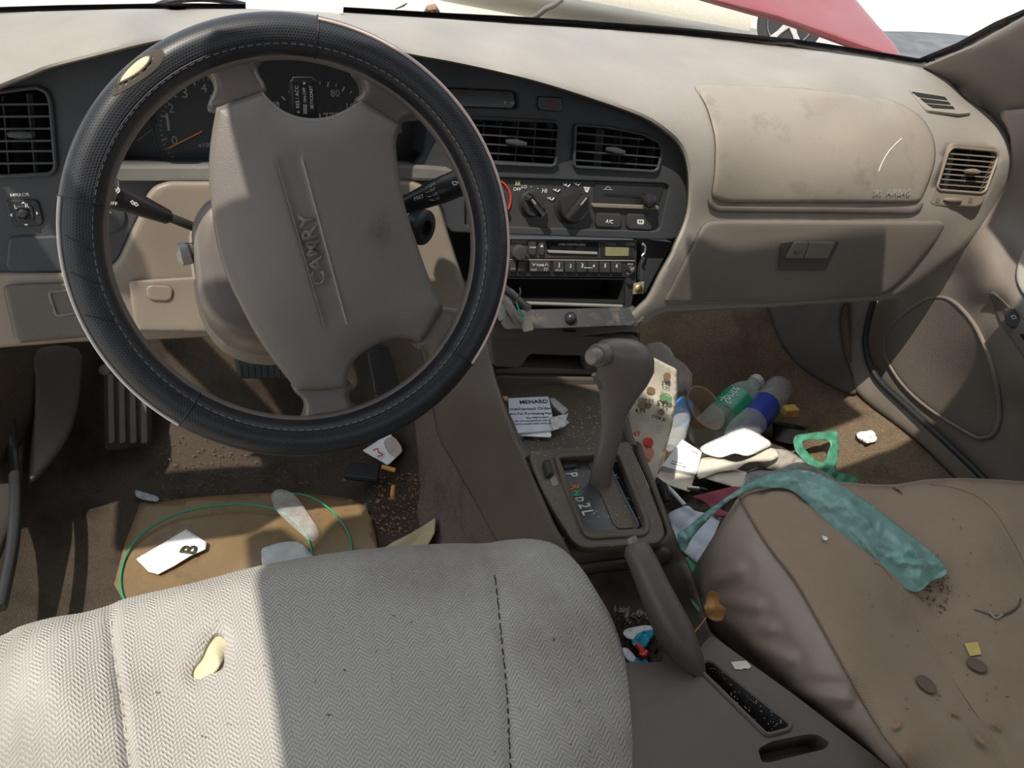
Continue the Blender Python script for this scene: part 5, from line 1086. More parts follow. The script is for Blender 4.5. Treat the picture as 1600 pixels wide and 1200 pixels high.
debris('grit', 50, [(1097, 1050), (1115, 1040), (1230, 1130), (1200, 1145)], S_rc, CRL, 'pale grit in and beside the long console pocket', 'grit', (.0004, .0011), .001)
# papers in the bin
PM = Plane((0, .08, .334), (0, -.12, 1))
def slab(name, poly, pl, mat, label, cat, th=.002, r=1.5, lift=0, group=None):
    o = flat(name, fil(poly, r), pl, mat, None, thick=th, bevel=min(.0006, th*.3), lift=lift); tag(o, label, cat, group); return o
slab('envelope', [(800, 664), (858, 660), (862, 680), (860, 683), (800, 680)], PM, PAPW, 'white envelope under the printed flyer in the console bin', 'envelope', .0015)
br_ = slab('folded_paper', [(794, 622), (857, 619), (868, 671), (797, 678)], PM, simple('bluish white paper', (.62, .64, .72), .7), 'folded printed flyer lying in the console bin', 'flyer', .003, lift=.004)
PM2 = PM.off(.004)
for s, a, b in (('MENARD', (813, 631), (857, 629.5)), ('mechanised Order', (798, 641), (862, 639.5)), ('and For Purchasing Mar', (797, 648), (863, 647)), ('Any MERCHANT', (822, 654), (858, 653)), ('if you are not satisfied with this', (800, 659), (864, 657.5)), ('return it unused within thirty days', (800, 663.5), (865, 662))): sub(text(s, a, b, PM2, INK, None, bold=.015 if 'MEN' in s else 0), br_)
paper('tissue', fil([(858, 652), (872, 650), (888, 645), (884, 655), (890, 660), (880, 668), (864, 672)], 2), PM, simple('white tissue', (.62, .62, .6), .8), 'crumpled white tissue beside the printed flyer in the bin', 'tissue', fn=crinkle(6, 5, .003), lift=.006, step=3)
paper('leaflet', fil([(858, 622), (866, 622), (888, 640), (880, 648), (866, 636)], 1), PM, simple('pale lilac leaflet', (.4, .37, .36), .7), 'thin lilac leaflet behind the printed flyer in the bin', 'leaflet', lift=.003, step=4)
o = tube('button_cap', [PM.at(806, 685, .002), PM.at(811, 685.5, .003), PM.at(817, 687, .002)], [.003, .005, .003], BLK, None, n=12); tag(o, 'loose black plastic cap on the console bin floor', 'cap')
o = tube('cigarette_butt', [PM.at(782, 623, .004), PM.at(793, 623.5, .004)], .004, BUT, None, n=12); tag(o, 'orange cigarette butt at the left end of the console bin', 'cigarette butt', 'cigarette butts on the floor'); del o['group']
# loose wiring
WB = plastic('grey wire sleeve', (.07, .065, .06), .35, 900, .1, dust=.6)
wr = thing('loose_wires', 'bundle of torn grey wires hanging beside the radio pocket', 'wires', PY(800, 480, .13))
tube('wire_sleeve', [PY(a, b, v) for a, b, v in cr([(775, 440, .17), (790, 452, .15), (803, 462, .14), (815, 474, .13), (827, 482, .12)], 4, False)], .0052, WB, wr, n=12)
tube('wire_sleeve', [PY(a, b, v) for a, b, v in cr([(778, 462, .15), (790, 470, .135), (798, 482, .125), (806, 496, .12), (812, 502, .12)], 4, False)], .0060, simple('scuffed grey sleeve', (.25, .23, .2), .35), wr, n=12)
for k, pts in enumerate(([(800, 478, .13), (808, 468, .12), (813, 458, .12), (812, 450, .125)], [(806, 470, .13), (810, 482, .12), (818, 494, .12)], [(795, 470, .14), (803, 488, .12), (816, 498, .12)])): tube('thin_wire', [PY(a, b, v) for a, b, v in cr(pts, 4, False)], .0011, (WB, GRN, INK)[k], wr, n=6)
PCN = Plane(PY(825, 505, .118), (0, -.9, .45)); flat('connector', fil([(817, 496), (832, 493), (834, 516), (821, 519)], 1.5), PCN, simple('grimy white connector', (.5, .48, .4), .5), wr, thick=.010, bevel=.001)
flat('connector_clip', fil([(776, 478), (789, 474), (792, 494), (781, 503)], 3), PCN, simple('milky clip', (.4, .39, .35), .4), wr, thick=.006, bevel=.001)
flat('foil_shield', fil([(783, 505), (790, 488), (808, 498), (815, 512), (790, 514)], 2), PCN.off(-.004), simple('foil', (.35, .33, .28), .35, .5), wr, thick=.002, bevel=.0004)
# trash in the brake well
S_w = S_ct
paper('tissue', cr([(975, 985), (990, 980), (1008, 977), (1024, 980), (1026, 986), (1010, 992), (1000, 1000), (978, 996)], 3), S_w, PAPW, 'white tissue with blue print in the parking brake well', 'tissue', fn=crinkle(7, 6, .003), lift=.022, step=3)
paper('wrapper', cr([(990, 998), (1000, 988), (1018, 984), (1023, 990), (1016, 1000), (1008, 1012), (998, 1014), (988, 1006)], 3), S_w, simple('cyan wrapper', (.03, .35, .5), .4), 'cyan wrapper crumpled in the parking brake well', 'wrapper', fn=crinkle(6, 7, .003), lift=.028, step=3)
paper('wrapper', cr([(992, 1030), (1004, 1026), (1012, 1034), (1010, 1040), (994, 1040)], 3), S_w, simple('blue wrapper', (.02, .18, .32), .4), 'dark blue wrapper nearest the rear of the brake well', 'wrapper', fn=crinkle(6, 7, .003), lift=.03, step=3)
paper('paper_scrap', cr([(972, 1013), (982, 1014), (994, 1028), (993, 1034), (984, 1034), (976, 1026)], 3), S_w, simple('blue white wrapper', (.65, .7, .8), .3), 'glossy white scrap left of the red clip in the brake well', 'wrapper', fn=crinkle(9, 9, .002), lift=.026, step=3)
o = tube('plastic_clip', [S_w.at(a, b, .034) for a, b in cr([(996, 1007), (999, 1011), (1003, 1018), (1002, 1024), (1006, 1023), (1009, 1018)], 3, False)], .0032, simple('red plastic', (.7, .04, .03), .4), None, n=8); tag(o, 'small red plastic clip in the parking brake well', 'clip')
debris('trash_crumbs', 260, [(955, 960), (1020, 970), (1035, 1000), (1035, 1040), (975, 1040), (955, 1000)], S_w, CRD, 'dark crumbs and stems lying in the parking brake well', 'crumbs', (.002, .005), .012)
debris('trash_crumbs', 60, [(960, 950), (1015, 955), (1010, 975), (960, 975)], S_w, CRL, 'pale crumbs and stems along the front of the brake well', 'crumbs', (.001, .004), .008)
# dead leaf
LF = plastic('dead leaf brown', (.42, .2, .06), .5, 200, .5, blotch=.4, stain=.4, scol=(.08, .03, .01))
S_lf = Surf([(1100, 930, 'z', .36), (1130, 930, 'z', .35), (1105, 968, 'z', .345), (1135, 965, 'z', .335), (1118, 950, 'z', .345)])
lf = paper('dead_leaf', cr([(1104, 930), (1112, 925), (1120, 927), (1125, 934), (1124, 942), (1130, 947), (1135, 952), (1133, 964), (1126, 970), (1114, 969), (1104, 964), (1100, 952), (1103, 940)], 3), S_lf, LF, 'curled brown dead leaf between the console and the passenger seat', 'leaf', fn=lambda Q: .006*np.cos((Q[:, 0]-1116)/6)+.004*np.sin((Q[:, 1])/5), step=3, thick=.0008)
sub(tube('stalk', [PZ(1103, 965, .345), PZ(1092, 980, .342), PZ(1078, 995, .335)], .0009, LF, None, n=6), lf)
# things on the console and passenger seat
slab('sticker', [(1142, 1034), (1166, 1032), (1174, 1041), (1170, 1045), (1162, 1044), (1160, 1046), (1148, 1045)], Plane(S_rc.at(1158, 1039, .0005), np.cross(S_rc.at(1180, 1040)-S_rc.at(1140, 1040), S_rc.at(1158, 1020)-S_rc.at(1158, 1060))), simple('peeling label', (.6, .58, .48), .6), 'peeling off-white label remnant on top of the console', 'sticker', .0006, .5, lift=.0008)
def on_seat(x, y, r=.0085, h=.003):
    a = S_ps.at(x+8, y, 0); b = S_ps.at(x-8, y, 0); c = S_ps.at(x, y-8, 0); d = S_ps.at(x, y+8, 0); n = np.cross(a-b, c-d); n /= np.linalg.norm(n); n = n if n[2] > 0 else -n
    Q = np.array([(x, y)], float); h0 = float(topfn(Q)[0]); return S_ps.at(x, y, h0+h), n
COIN = simple('tarnished copper', (.17, .115, .085), .5, .4)
for x, y, r, s in ((1447, 1070, .0098, 'tarnished brown coin nearer the driver side of the passenger seat'), (1526, 1040, .0094, 'tarnished brown coin beside the small yellow sticker')):
    p, n = on_seat(x, y); c = lathe('coin', [(-.0003, r*.97), (0, r), (.0012, r), (.0015, r*.96), (.0015, r*.86), (.0012, r*.84)], p, n, COIN, None, n=36); tag(c, s, 'coin', 'coins on the passenger seat')
p, n = on_seat(1520, 1014); slab('sticker', [(1507, 1005), (1528, 1003), (1534, 1022), (1516, 1025)], Plane(p, n), simple('yellow paper', (.62, .5, .14), .6), 'small yellow square sticker on the passenger seat', 'sticker', .0008, 1)
def chip(name, x, y, s, mat, label, cat, st=0, group=None):
    p, n = on_seat(x, y, h=.004); pl = Plane(p, n); m = []
    rr = np.random.default_rng(int(x*7+y)); k = 8
    V = [pl.w(s*(.6+.5*rr.random())*cos(2*pi*i/k), s*(.6+.5*rr.random())*sin(2*pi*i/k), s*.5*rr.random()) for i in range(k)]+[pl.w(0, 0, s*.5), pl.w(0, 0, -s*.2)]
    F = [(i, (i+1) % k, k) for i in range(k)]+[((i+1) % k, i, k+1) for i in range(k)]
    o = mesh(name, V, F, mat, None, smooth=False); tag(o, label, cat, group); return o
chip('paint_flake', 1288, 842, .0045, PAPW, 'small white flake on the passenger seat beside the teal bag', 'flake')
LB = simple('dry leaf bit', (.34, .2, .13), .8)
chip('leaf_bit', 1399, 1133, .0055, LB, 'curled dry leaf bit nearest the console edge of the passenger seat', 'leaf')
chip('leaf_bit', 1531, 1156, .0065, LB, 'curled dry leaf bit on the passenger seat toward the bottom of the frame', 'leaf')
chip('leaf_bit', 1556, 1132, .0055, LB, 'reddish leaf bit rightmost on the rear of the passenger seat', 'leaf')
chip('leaf_bit', 1493, 1114, .0042, LB, 'smallest leaf bit between the other bits on the passenger seat', 'leaf')
p1, _ = on_seat(1395, 762, h=.003); p2, _ = on_seat(1410, 772, h=.004); o = tube('twig', [p1, (p1+p2)/2+np.array((0, 0, .001)), p2], [.0006, .0012, .0005], simple('dark twig', (.07, .05, .035), .8), None, n=6); tag(o, 'short dark twig near the front edge of the passenger seat', 'twig')
TPS = type('T', (), {'at': staticmethod(lambda x, y, h=0: on_seat(x, y, h=h)[0])})
debris('seed_crumbs', 70, [(1420, 905), (1480, 900), (1500, 930), (1470, 960), (1430, 930)], TPS, simple('seed husks', (.09, .065, .045), .9), 'dark seed husks spilled by the end of the teal bag', 'crumbs', (.0008, .0022), .002)
debris('seat_crumbs', 90, [(1300, 820), (1580, 800), (1590, 1180), (1400, 1100)], TPS, simple('seat crumbs brown', (.16, .11, .08), .9), 'tiny brown crumbs dotted over the passenger seat', 'crumbs', (.0006, .0016), .002)
debris('lint', 40, [(60, 1000), (940, 900), (960, 1180), (100, 1190)], type('T', (), {'at': staticmethod(lambda x, y, h=0: S_ds.at(x, y, h))}), simple('dark lint', (.05, .045, .04), .9), 'dark specks of lint on the grey driver seat', 'lint', (.0004, .0014), .001)
tr_ = thing('torn_thread', 'ragged scorched tear in the brown passenger seat cover', 'tear', on_seat(1560, 958)[0])
tube('tear_edge', [on_seat(a, b, h=.001)[0] for a, b in cr([(1522, 952), (1540, 958), (1556, 963), (1575, 958), (1590, 948), (1595, 935)], 4, False)], [.0006]*6+[.0016]*9+[.0009]*6, simple('scorched thread', (.12, .09, .075), .9), tr_, n=6)
tube('loose_fluff', [on_seat(a, b, h=.002)[0] for a, b in cr([(1546, 956), (1556, 966), (1566, 960)], 4, False)], .0014, simple('grey fluff', (.35, .3, .27), .9), tr_, n=6)
# ---------------------------------------------------------------- bags
TEAL = film('teal bag film', (.30, .52, .47), .95, .14, 22, .3, .3); TEAL2 = film('green bag film', (.16, .50, .33), .82, .22, 60, .9, .4)
bag_o = [(1058, 836), (1072, 825), (1104, 799), (1150, 767), (1187, 746), (1217, 737), (1258, 735), (1292, 746), (1342, 775), (1404, 821), (1479, 887), (1456, 908), (1429, 925), (1392, 904), (1342, 867), (1300, 829), (1267, 792), (1237, 767), (1208, 762), (1171, 767), (1133, 787), (1104, 815), (1083, 838), (1067, 862)]
S_bag = Surf([(1062, 850, 'z', .30), (1104, 805, 'z', .335), (1140, 778, 'z', .372)]+[(x, y, S_ps, float(topfn(np.array([(x, y)], float))[0])+.006) for x, y in ((1171, 768), (1200, 765), (1250, 775), (1300, 800), (1350, 840), (1400, 850), (1429, 920), (1475, 887))]+[(1217, 737, 'z', .378), (1258, 735, 'z', .378), (1300, 752, 'z', .385)], 1e-3)
BA = np.array(bag_o, float)
frn = np.random.default_rng(11); FOLDS = []
spn = cr([(1066, 848), (1104, 808), (1160, 770), (1215, 752), (1262, 757), (1310, 790), (1360, 835), (1410, 868), (1448, 902)], 8, False)
for k in range(75):
    c_ = spn[frn.integers(0, len(spn)-2)]; i_ = frn.normal(0, 11, 2); t_ = frn.normal(.55, .55); l_ = frn.uniform(16, 60)
    c_ = c_+i_*(.4 if c_[0] < 1190 else 1.3); FOLDS.append(((c_[0]-l_*cos(t_)/2, c_[1]-l_*sin(t_)/2), (c_[0]+l_*cos(t_)/2, c_[1]+l_*sin(t_)/2), frn.uniform(5, 13), frn.uniform(.0018, .005)))
def bagfn(Q):
    d = edist(Q, BA); s = Q[:, 0]*.78+Q[:, 1]*.62; t = -Q[:, 0]*.62+Q[:, 1]*.78
    e = edist(Q, BA)
    h = .009*(1-np.exp(-(e/16)**1.2))
    for k, (a, b, w, amp) in enumerate(FOLDS):
        dd = edist(Q, np.array((a, b)), False); h += amp*np.maximum(0, 1-dd/w)
    return h
bg1 = paper('plastic_bag', [p[:2] for p in cr(bag_o, 4)], S_bag, TEAL, 'twisted teal plastic bag draped across the front of the passenger seat', 'plastic bag', fn=bagfn, step=3.3, thick=.0006)
S_hg = Surf([(1045, 870, 'z', .24), (1110, 870, 'z', .26), (1070, 940, 'z', .26), (1100, 960, 'z', .27), (1060, 900, 'z', .24)])
paper('plastic_bag', cr([(1068, 870), (1085, 880), (1098, 895), (1100, 930), (1106, 955), (1095, 960), (1075, 930), (1066, 900)], 3), S_hg, TEAL2, 'crushed green bag end wedged between console and passenger seat', 'plastic bag', fn=crinkle(7, 8, .003), step=4)
S_gb = Surf([(1244, 679, 'z', .13), (1307, 673, 'z', .13), (1311, 712, 'z', .11), (1304, 742, 'z', .10), (1262, 720, 'z', .11), (1240, 700, 'z', .12), (1350, 755, 'z', .10), (1280, 760, 'z', .09)])
paper('plastic_bag', cr([(1242, 682), (1262, 677), (1290, 674), (1306, 673), (1311, 690), (1310, 716), (1307, 735), (1330, 742), (1348, 752), (1345, 760), (1300, 764), (1285, 752), (1268, 730), (1255, 718), (1242, 702)], 3), S_gb, TEAL2, 'pale green plastic bag with an open handle on the passenger floor', 'plastic bag', fn=crinkle(8, 7, .003), step=4, holes=[cr([(1254, 690), (1270, 687), (1296, 690), (1294, 706), (1286, 722), (1272, 716), (1260, 704)], 3)])
CLD = film('cloudy film', (.55, .57, .57), .5, .25, 60, .8, .3)
paper('wrapper', cr([(1165, 742), (1185, 735), (1215, 735), (1245, 722), (1275, 730), (1310, 752), (1300, 765), (1200, 770), (1170, 765)], 3), Surf([(1165, 750, 'z', .17), (1245, 725, 'z', .15), (1300, 760, 'z', .15), (1200, 765, 'z', .18), (1180, 735, 'z', .16)]), CLD, 'cloudy clear wrapper between the teal and green bags', 'wrapper', fn=crinkle(8, 6, .003), step=4)
# ---------------------------------------------------------------- bottles
def thinpet(name, col):
    m, nt, B, tc = newmat(name); B.inputs['Base Color'].default_value = (*col, 1); B.inputs['Roughness'].default_value = .05
    lw = N(nt, 'ShaderNodeLayerWeight', Blend=.35); b = N(nt, 'ShaderNodeBump', Strength=.35, Distance=.004); nt.links.new(noise(nt, tc.outputs['Object'], 45, 3), b.inputs['Height']); nt.links.new(b.outputs[0], B.inputs['Normal']); nt.links.new(b.outputs[0], lw.inputs['Normal'])
    nt.links.new(mth(nt, 'MULTIPLY_ADD', lw.outputs['Facing'], .55, .08), B.inputs['Alpha']); return m
PET = thinpet('clear bottle plastic', (.75, .77, .77)); PETG = thinpet('greenish bottle plastic', (.6, .72, .65))
def bottle(label, base, top, r, prof, pet, bands, capm, ridge=0):
    ax = top-base; L = np.linalg.norm(ax); ax /= L; e = thing('plastic_bottle', label, 'bottle', base, 'plastic bottles on the passenger floor')
    fl_ = 30
    b = lathe('bottle_body', [(h*L, r*k) for h, k in prof], base, ax, pet, e, n=36, flutes=0)
    for h0, h1, k, m, nm in bands: 
        bb = lathe(nm, [(h0*L, r*k*.985), (h0*L, r*k), (h1*L, r*k), (h1*L, r*k*.985)], base, ax, m, e, n=36); part_label(bb, m.name)
    if capm: lathe('cap', [(L*.955, r*.42), (L*.955, r*.46), (L*1.02, r*.46), (L*1.025, r*.40)], base, ax, capm, e, n=28, flutes=14, fd=.02)
    return e, ax, L
P1 = [(0, .3), (.0, .7), (.015, .9), (.05, 1), (.30, 1), (.32, .97), (.34, 1), (.62, 1), (.64, .98), (.70, .96), (.80, .78), (.88, .50), (.93, .40), (.97, .40), (.972, .44), (.985, .44), (.99, .38), (1, .38)]
b0, b1 = PZ(1096, 684, .10), PZ(1182, 596, .13)
e1, ax1, L1 = bottle('clear bottle with a green label on the passenger floor', b0, b1, .033, P1, PETG, [(.35, .64, 1.012, simple('green bottle label', (.01, .30, .16), .3), 'wrap_label')], simple('clear neck ring', (.5, .52, .5), .2))
# lettering that follows the round label
def wraptext(s, base, ax, L, r, h0, h1, size_px, mat, parent, facing):
    cu = bpy.data.curves.new('t', 'FONT'); cu.body = s; cu.size = 1; cu.resolution_u = 2
    o = bpy.data.objects.new('tmp', cu); COL.objects.link(o); dg = bpy.context.evaluated_depsgraph_get(); dg.update(); me = bpy.data.meshes.new_from_object(o.evaluated_get(dg)); bpy.data.objects.remove(o)
    bm = bmesh.new(); bm.from_mesh(me); bmesh.ops.subdivide_edges(bm, edges=bm.edges[:], cuts=1)
    xs = [v.co.x for v in bm.verts]; x0, x1 = min(xs), max(xs); H = (h1-h0)*L/(x1-x0)
    f = facing-ax*(facing@ax); f /= np.linalg.norm(f); g = np.cross(ax, f)
    for v in bm.verts:
        h = h0*L+(v.co.x-x0)*H; a = -(v.co.y-.35)*H*size_px/r
        v.co = Vector(base+ax*h+(f*cos(a)-g*sin(a))*(r+.0008))
    bm.to_mesh(me); bm.free(); me.materials.clear(); return link('label_lettering', me, mat, parent)
cdir = CO-(b0+b1)/2; lb1 = [c for c in e1.children if c.name.startswith('wrap')][0]
wraptext('Sprite', b0, ax1, L1, .0335, .37, .62, 1.3, PAPW, lb1, cdir+np.cross(ax1, cdir)*-.5)
P2 = [(0, .3), (.0, .7), (.015, .92), (.05, 1), (.10, .96), (.14, 1), (.20, .95), (.24, 1), (.30, .96), (.34, 1), (.5, 1), (.52, .97), (.58, .97), (.60, 1), (.66, .96), (.70, 1), (.74, .95), (.80, .86), (.88, .55), (.93, .38), (1, .38)]
b2, b3 = PZ(1228, 596, .09), PZ(1128, 712, .12)
BLU = simple('blue bottle label', (.03, .06, .38), .3)
e2, ax2, L2 = bottle('clear ribbed water bottle with a blue label, neck under the white paper', b2, b3, .031, P2, PET, [(.38, .60, 1.015, BLU, 'wrap_label')], None)
lb2 = [c for c in e2.children if c.name.startswith('wrap')][0]
for hh in (.405, .425, .44, .46, .475, .49): pass
wraptext('WATER', b2, ax2, L2, .0318, .44, .58, 1.0, PAPW, lb2, CO-b2+np.cross(ax2, CO-b2)*.5) if 0 else None
mb = lathe('label_panel', [(.43*L2, .0322), (.43*L2, .0322)], b2, ax2, PAPW, lb2) if 0 else None
b4, b5 = PZ(1068, 632, .12), PZ(1048, 700, .16)
e3, ax3, L3 = bottle('small clear bottle with a light blue label half hidden behind the grocery flyer', b4, b5, .020, P2, PET, [(.05, .30, 1.015, simple('light blue bottle label', (.12, .35, .75), .3), 'wrap_label')], None)
# ---------------------------------------------------------------- passenger footwell papers
S_fy = Surf([(1058, 578, 'x', .16), (1058, 613, 'x', .155), (1049, 667, 'x', .14), (1035, 718, 'x', .115), (1021, 755, 'x', .095), (992, 704, 'x', .075), (977, 667, 'x', .07), (1000, 600, 'x', .085), (1020, 560, 'x', .10), (1030, 640, 'x', .11)], 1e-3)
fy = paper('grocery_flyer', fil([(1016, 556), (1058, 577), (1059, 613), (1050, 667), (1036, 718), (1022, 756), (1010, 742), (992, 706), (976, 667), (985, 640), (1000, 600)], 5), S_fy, PAPN, 'cream grocery flyer with prices propped against the console', 'flyer', fn=lambda Q: .003*np.sin(Q[:, 1]/28), step=6)
PFY = Plane(S_fy.at(1022, 650, .0), np.cross(S_fy.at(1050, 640)-S_fy.at(1000, 650), S_fy.at(1030, 600)-S_fy.at(1015, 700)))
def ft(s, a, b, m, bo=.02): sub(text(s, a, b, PFY.off(.004), m, None, bold=bo), fy)
for s, a, b, m in (('3.99', (1034, 602), (1047, 601), INK), ('5.99', (1026, 634), (1043, 636), INK), ('4.99', (992, 645), (1008, 646), INK), ('2 FOR $5', (1018, 652), (1040, 659), INK), ('2 FOR $10', (997, 626), (1021, 628), INK), ('9.49', (981, 682), (1000, 682), INKR), ('9.99 LB', (1002, 735), (1018, 738), INK)): ft(s, a, b, m)
rr = np.random.default_rng(3)
for x, y, s, m in ((1043, 588, 6, INKB), (1036, 621, 6, INKG), (1046, 624, 5, INKG), (1004, 633, 7, INKB), (1013, 634, 5, INKB), (1033, 644, 5, INKB), (1017, 610, 6, INKB), (1012, 692, 9, INKR), (1010, 708, 13, simple('faded red print', (.75, .3, .24), .6)), (1010, 724, 8, INKO)):
    sub(flat('printed_picture', cr([(x+s*cos(t)*(.8+.4*rr.random()), y+s*sin(t)*(.8+.4*rr.random())) for t in np.linspace(0, 2*pi, 8)[:-1]], 3), PFY, m, None, thick=.0006, bevel=0, lift=.0042), fy)
for x, y, n_ in ((1033, 607, 3), (1030, 640, 2), (992, 651, 3), (1026, 665, 4), (983, 690, 4)):
    for k in range(n_): sub(flat('fine_print', [(x, y+k*3.2), (x+14-k*2, y+k*3.2+.6), (x+14-k*2, y+k*3.2+1.6), (x, y+k*3.2+1)], PFY, GRYP, None, thick=.0005, bevel=0, lift=.0042), fy)
paper('paper_sheet', fil([(1006, 545), (1014, 537), (1032, 534), (1046, 543), (1064, 578), (1058, 585), (1020, 576)], 3), Surf([(1010, 545, 'y', .33), (1046, 543, 'y', .34), (1064, 580, 'y', .33), (1020, 576, 'y', .32)]), PAPG, 'grey crumpled paper sticking up behind the grocery flyer', 'paper', fn=crinkle(14, 12, .003), step=5)
paper('paper_sheet', fil([(1054, 557), (1072, 571), (1082, 585), (1080, 617), (1058, 611), (1058, 585)], 2), Surf([(1054, 557, 'y', .36), (1082, 585, 'y', .36), (1080, 617, 'y', .33), (1058, 611, 'y', .33)]), simple('pinkish paper', (.42, .35, .33), .85), 'pinkish receipt standing to the right of the grocery flyer', 'receipt', fn=crinkle(12, 11, .003), step=5)
cp = thing('paper_bowl', 'tan paper bowl lying on its side behind the small bottle', 'bowl', PZ(1080, 645, .08)); 
lathe('bowl_wall', [(0, .028), (.002, .030), (.035, .045), (.037, .047), (.036, .044), (.004, .028), (.003, 0.001)], PZ(1082, 650, .11), (.15, -.2, .4), simple('tan pulp', (.36, .25, .17), .8), cp, n=32)
PBX = Plane((0, 0, .13), (.05, -.25, 1))
bx_ = slab('medicine_box', [(1066, 686), (1097, 706), (1088, 741), (1034, 728)], PBX, PAPW, 'small white carton with fine black print on the passenger side litter', 'carton', .022, 1)
for k, (a, b) in enumerate((((1048, 724), (1072, 731)), ((1050, 720.5), (1066, 725)), ((1082, 706), (1090, 710)))): sub(text(('Keep out of reach', 'Store at room', '10 ct')[k], a, b, PBX, INK, None), bx_)
slab('carton_flap', [(1032, 731), (1086, 744), (1078, 768), (1070, 766), (1028, 752)], Plane((0, 0, .115), (0, -.2, 1)), PAPC, 'cream printed flap below the small white carton', 'carton', .003, 1)
WV = lambda a, ph: (lambda Q: a*np.sin(Q[:, 0]/17+ph)+a*.6*np.sin(Q[:, 1]/9+ph))
S_pp = Surf([(1096, 697, 'z', .13), (1160, 670, 'z', .165), (1191, 681, 'z', .16), (1216, 707, 'z', .15), (1205, 718, 'z', .15), (1148, 732, 'z', .165), (1092, 747, 'z', .15), (1165, 740, 'z', .16), (1130, 760, 'z', .15)], 1e-3)
paper('paper_sheet', cr([(1094, 737), (1130, 735), (1165, 737), (1166, 750), (1160, 763), (1130, 756), (1100, 746)], 3), S_pp, PAPC, 'lowest cream sheet of the paper pile on the passenger floor', 'paper', fn=WV(.002, 0), step=5, lift=-.01, group='cream sheets on the passenger floor')
paper('paper_sheet', cr([(1090, 728), (1096, 716), (1120, 714), (1150, 722), (1180, 712), (1205, 700), (1218, 709), (1204, 720), (1170, 722), (1150, 733), (1120, 738), (1092, 748)], 3), S_pp, PAPC, 'middle cream sheet with wavy edges in the passenger floor pile', 'paper', fn=WV(.004, 1), step=5, lift=.0, group='cream sheets on the passenger floor')
paper('paper_sheet', cr([(1096, 697), (1128, 682), (1160, 669), (1178, 674), (1192, 682), (1206, 694), (1190, 703), (1168, 712), (1148, 708), (1128, 714), (1112, 712), (1098, 706)], 3), S_pp, PAPW, 'topmost bright white sheet draped over the water bottle', 'paper', fn=WV(.004, 2), step=5, lift=.012, group='cream sheets on the passenger floor')
paper('newspaper', cr([(1186, 712), (1205, 702), (1232, 704), (1256, 720), (1262, 735), (1240, 742), (1210, 735), (1190, 728)], 3), Surf([(1190, 712, 'z', .13), (1232, 704, 'z', .13), (1256, 730, 'z', .12), (1200, 735, 'z', .13)]), plastic('smudged newsprint', (.42, .38, .33), .8, 90, .4, blotch=.3, stain=.9, scol=(.08, .07, .06)), 'crumpled smudged newspaper beside the pale green bag', 'newspaper', fn=crinkle(7, 6, .005), step=4)
pe = thing('pen', 'silver and black pen lying across the passenger side litter', 'pen', PZ(1075, 763, .15)); 
tube('pen_barrel', [PZ(1074, 762, .15), PZ(1092, 764, .15)], .004, STEEL, pe, n=12); tube('pen_grip', [PZ(1092, 764, .15), PZ(1104, 766, .148)], [.0042, .003], BLK, pe, n=12)
paper('cloth', cr([(1082, 776), (1098, 772), (1120, 766), (1148, 760), (1156, 764), (1148, 776), (1120, 788), (1135, 800), (1146, 797), (1140, 804), (1118, 806), (1108, 792), (1096, 782)], 3), Surf([(1082, 776, 'z', .14), (1150, 762, 'z', .2), (1120, 790, 'z', .19), (1140, 803, 'z', .2)]), carpet('pink cloth', (.42, .11, .14), (.34, .08, .11), bump=.5, scale=600, stain=.2), 'dusty pink cloth tucked in front of the passenger seat', 'cloth', fn=crinkle(11, 9, .004), step=4, thick=.002)
o = tube('straw', [PZ(1030, 750, .14), PZ(1050, 768, .14), PZ(1070, 790, .14)], .004, PAPW, None, n=12); tag(o, 'white plastic straw beside the shift bezel', 'straw')
o = tube('bottle_cap', [PZ(1024, 752, .14), PZ(1032, 764, .15), PZ(1040, 784, .14)], [.008, .014, .009], BLK, None, n=12); tag(o, 'black plastic grip lying beside the console near the straw', 'plastic piece')
paper('tissue', cr([(1042, 806), (1058, 795), (1075, 790), (1086, 798), (1108, 802), (1128, 802), (1120, 826), (1108, 850), (1096, 880), (1075, 870), (1060, 850), (1048, 825)], 3), Surf([(1042, 806, 'z', .15), (1075, 790, 'z', .17), (1128, 802, 'z', .18), (1096, 880, 'z', .2), (1060, 850, 'z', .17)]), simple('bluish tissue', (.62, .68, .76), .8), 'pale blue tissue heaped between the console and passenger seat', 'tissue', fn=crinkle(13, 11, .006), step=5)
debris('litter_crumbs', 200, [(1040, 750), (1160, 750), (1140, 800), (1060, 830), (1040, 790)], Plane((0, 0, .12), (0, 0, 1)), CRD, 'dark crumbs among the papers in front of the passenger seat', 'crumbs', (.002, .006), .0)
heap = sheet('litter_heap', cr([(1030, 740), (1080, 700), (1130, 690), (1200, 690), (1270, 730), (1260, 780), (1150, 860), (1100, 900), (1060, 860)], 3), Surf([(1030, 740, 'z', .09), (1100, 700, 'z', .09), (1200, 690, 'z', .08), (1270, 730, 'z', .08), (1150, 800, 'z', .12), (1100, 900, 'z', .15), (1140, 740, 'z', .12)]), plastic('trodden litter', (.09, .07, .05), .9, 120, .6, stain=.6, blotch=.5), None, step=7, fn=crinkle(13, 12, .006), thick=.004); tag(heap, 'heap of dark trodden litter under the papers on the passenger side', 'litter', kind='stuff')
bk = thing('plastic_cup', 'black plastic cup tipped over beside the blue labelled bottle', 'cup', PZ(1232, 680, .08))
lathe('cup_wall', [(0, .026), (.001, .028), (.03, .033), (.032, .036), (.030, .031), (.003, .026), (.002, .001)], PZ(1230, 690, .075), (.1, .25, .5), BLK, bk, n=32)
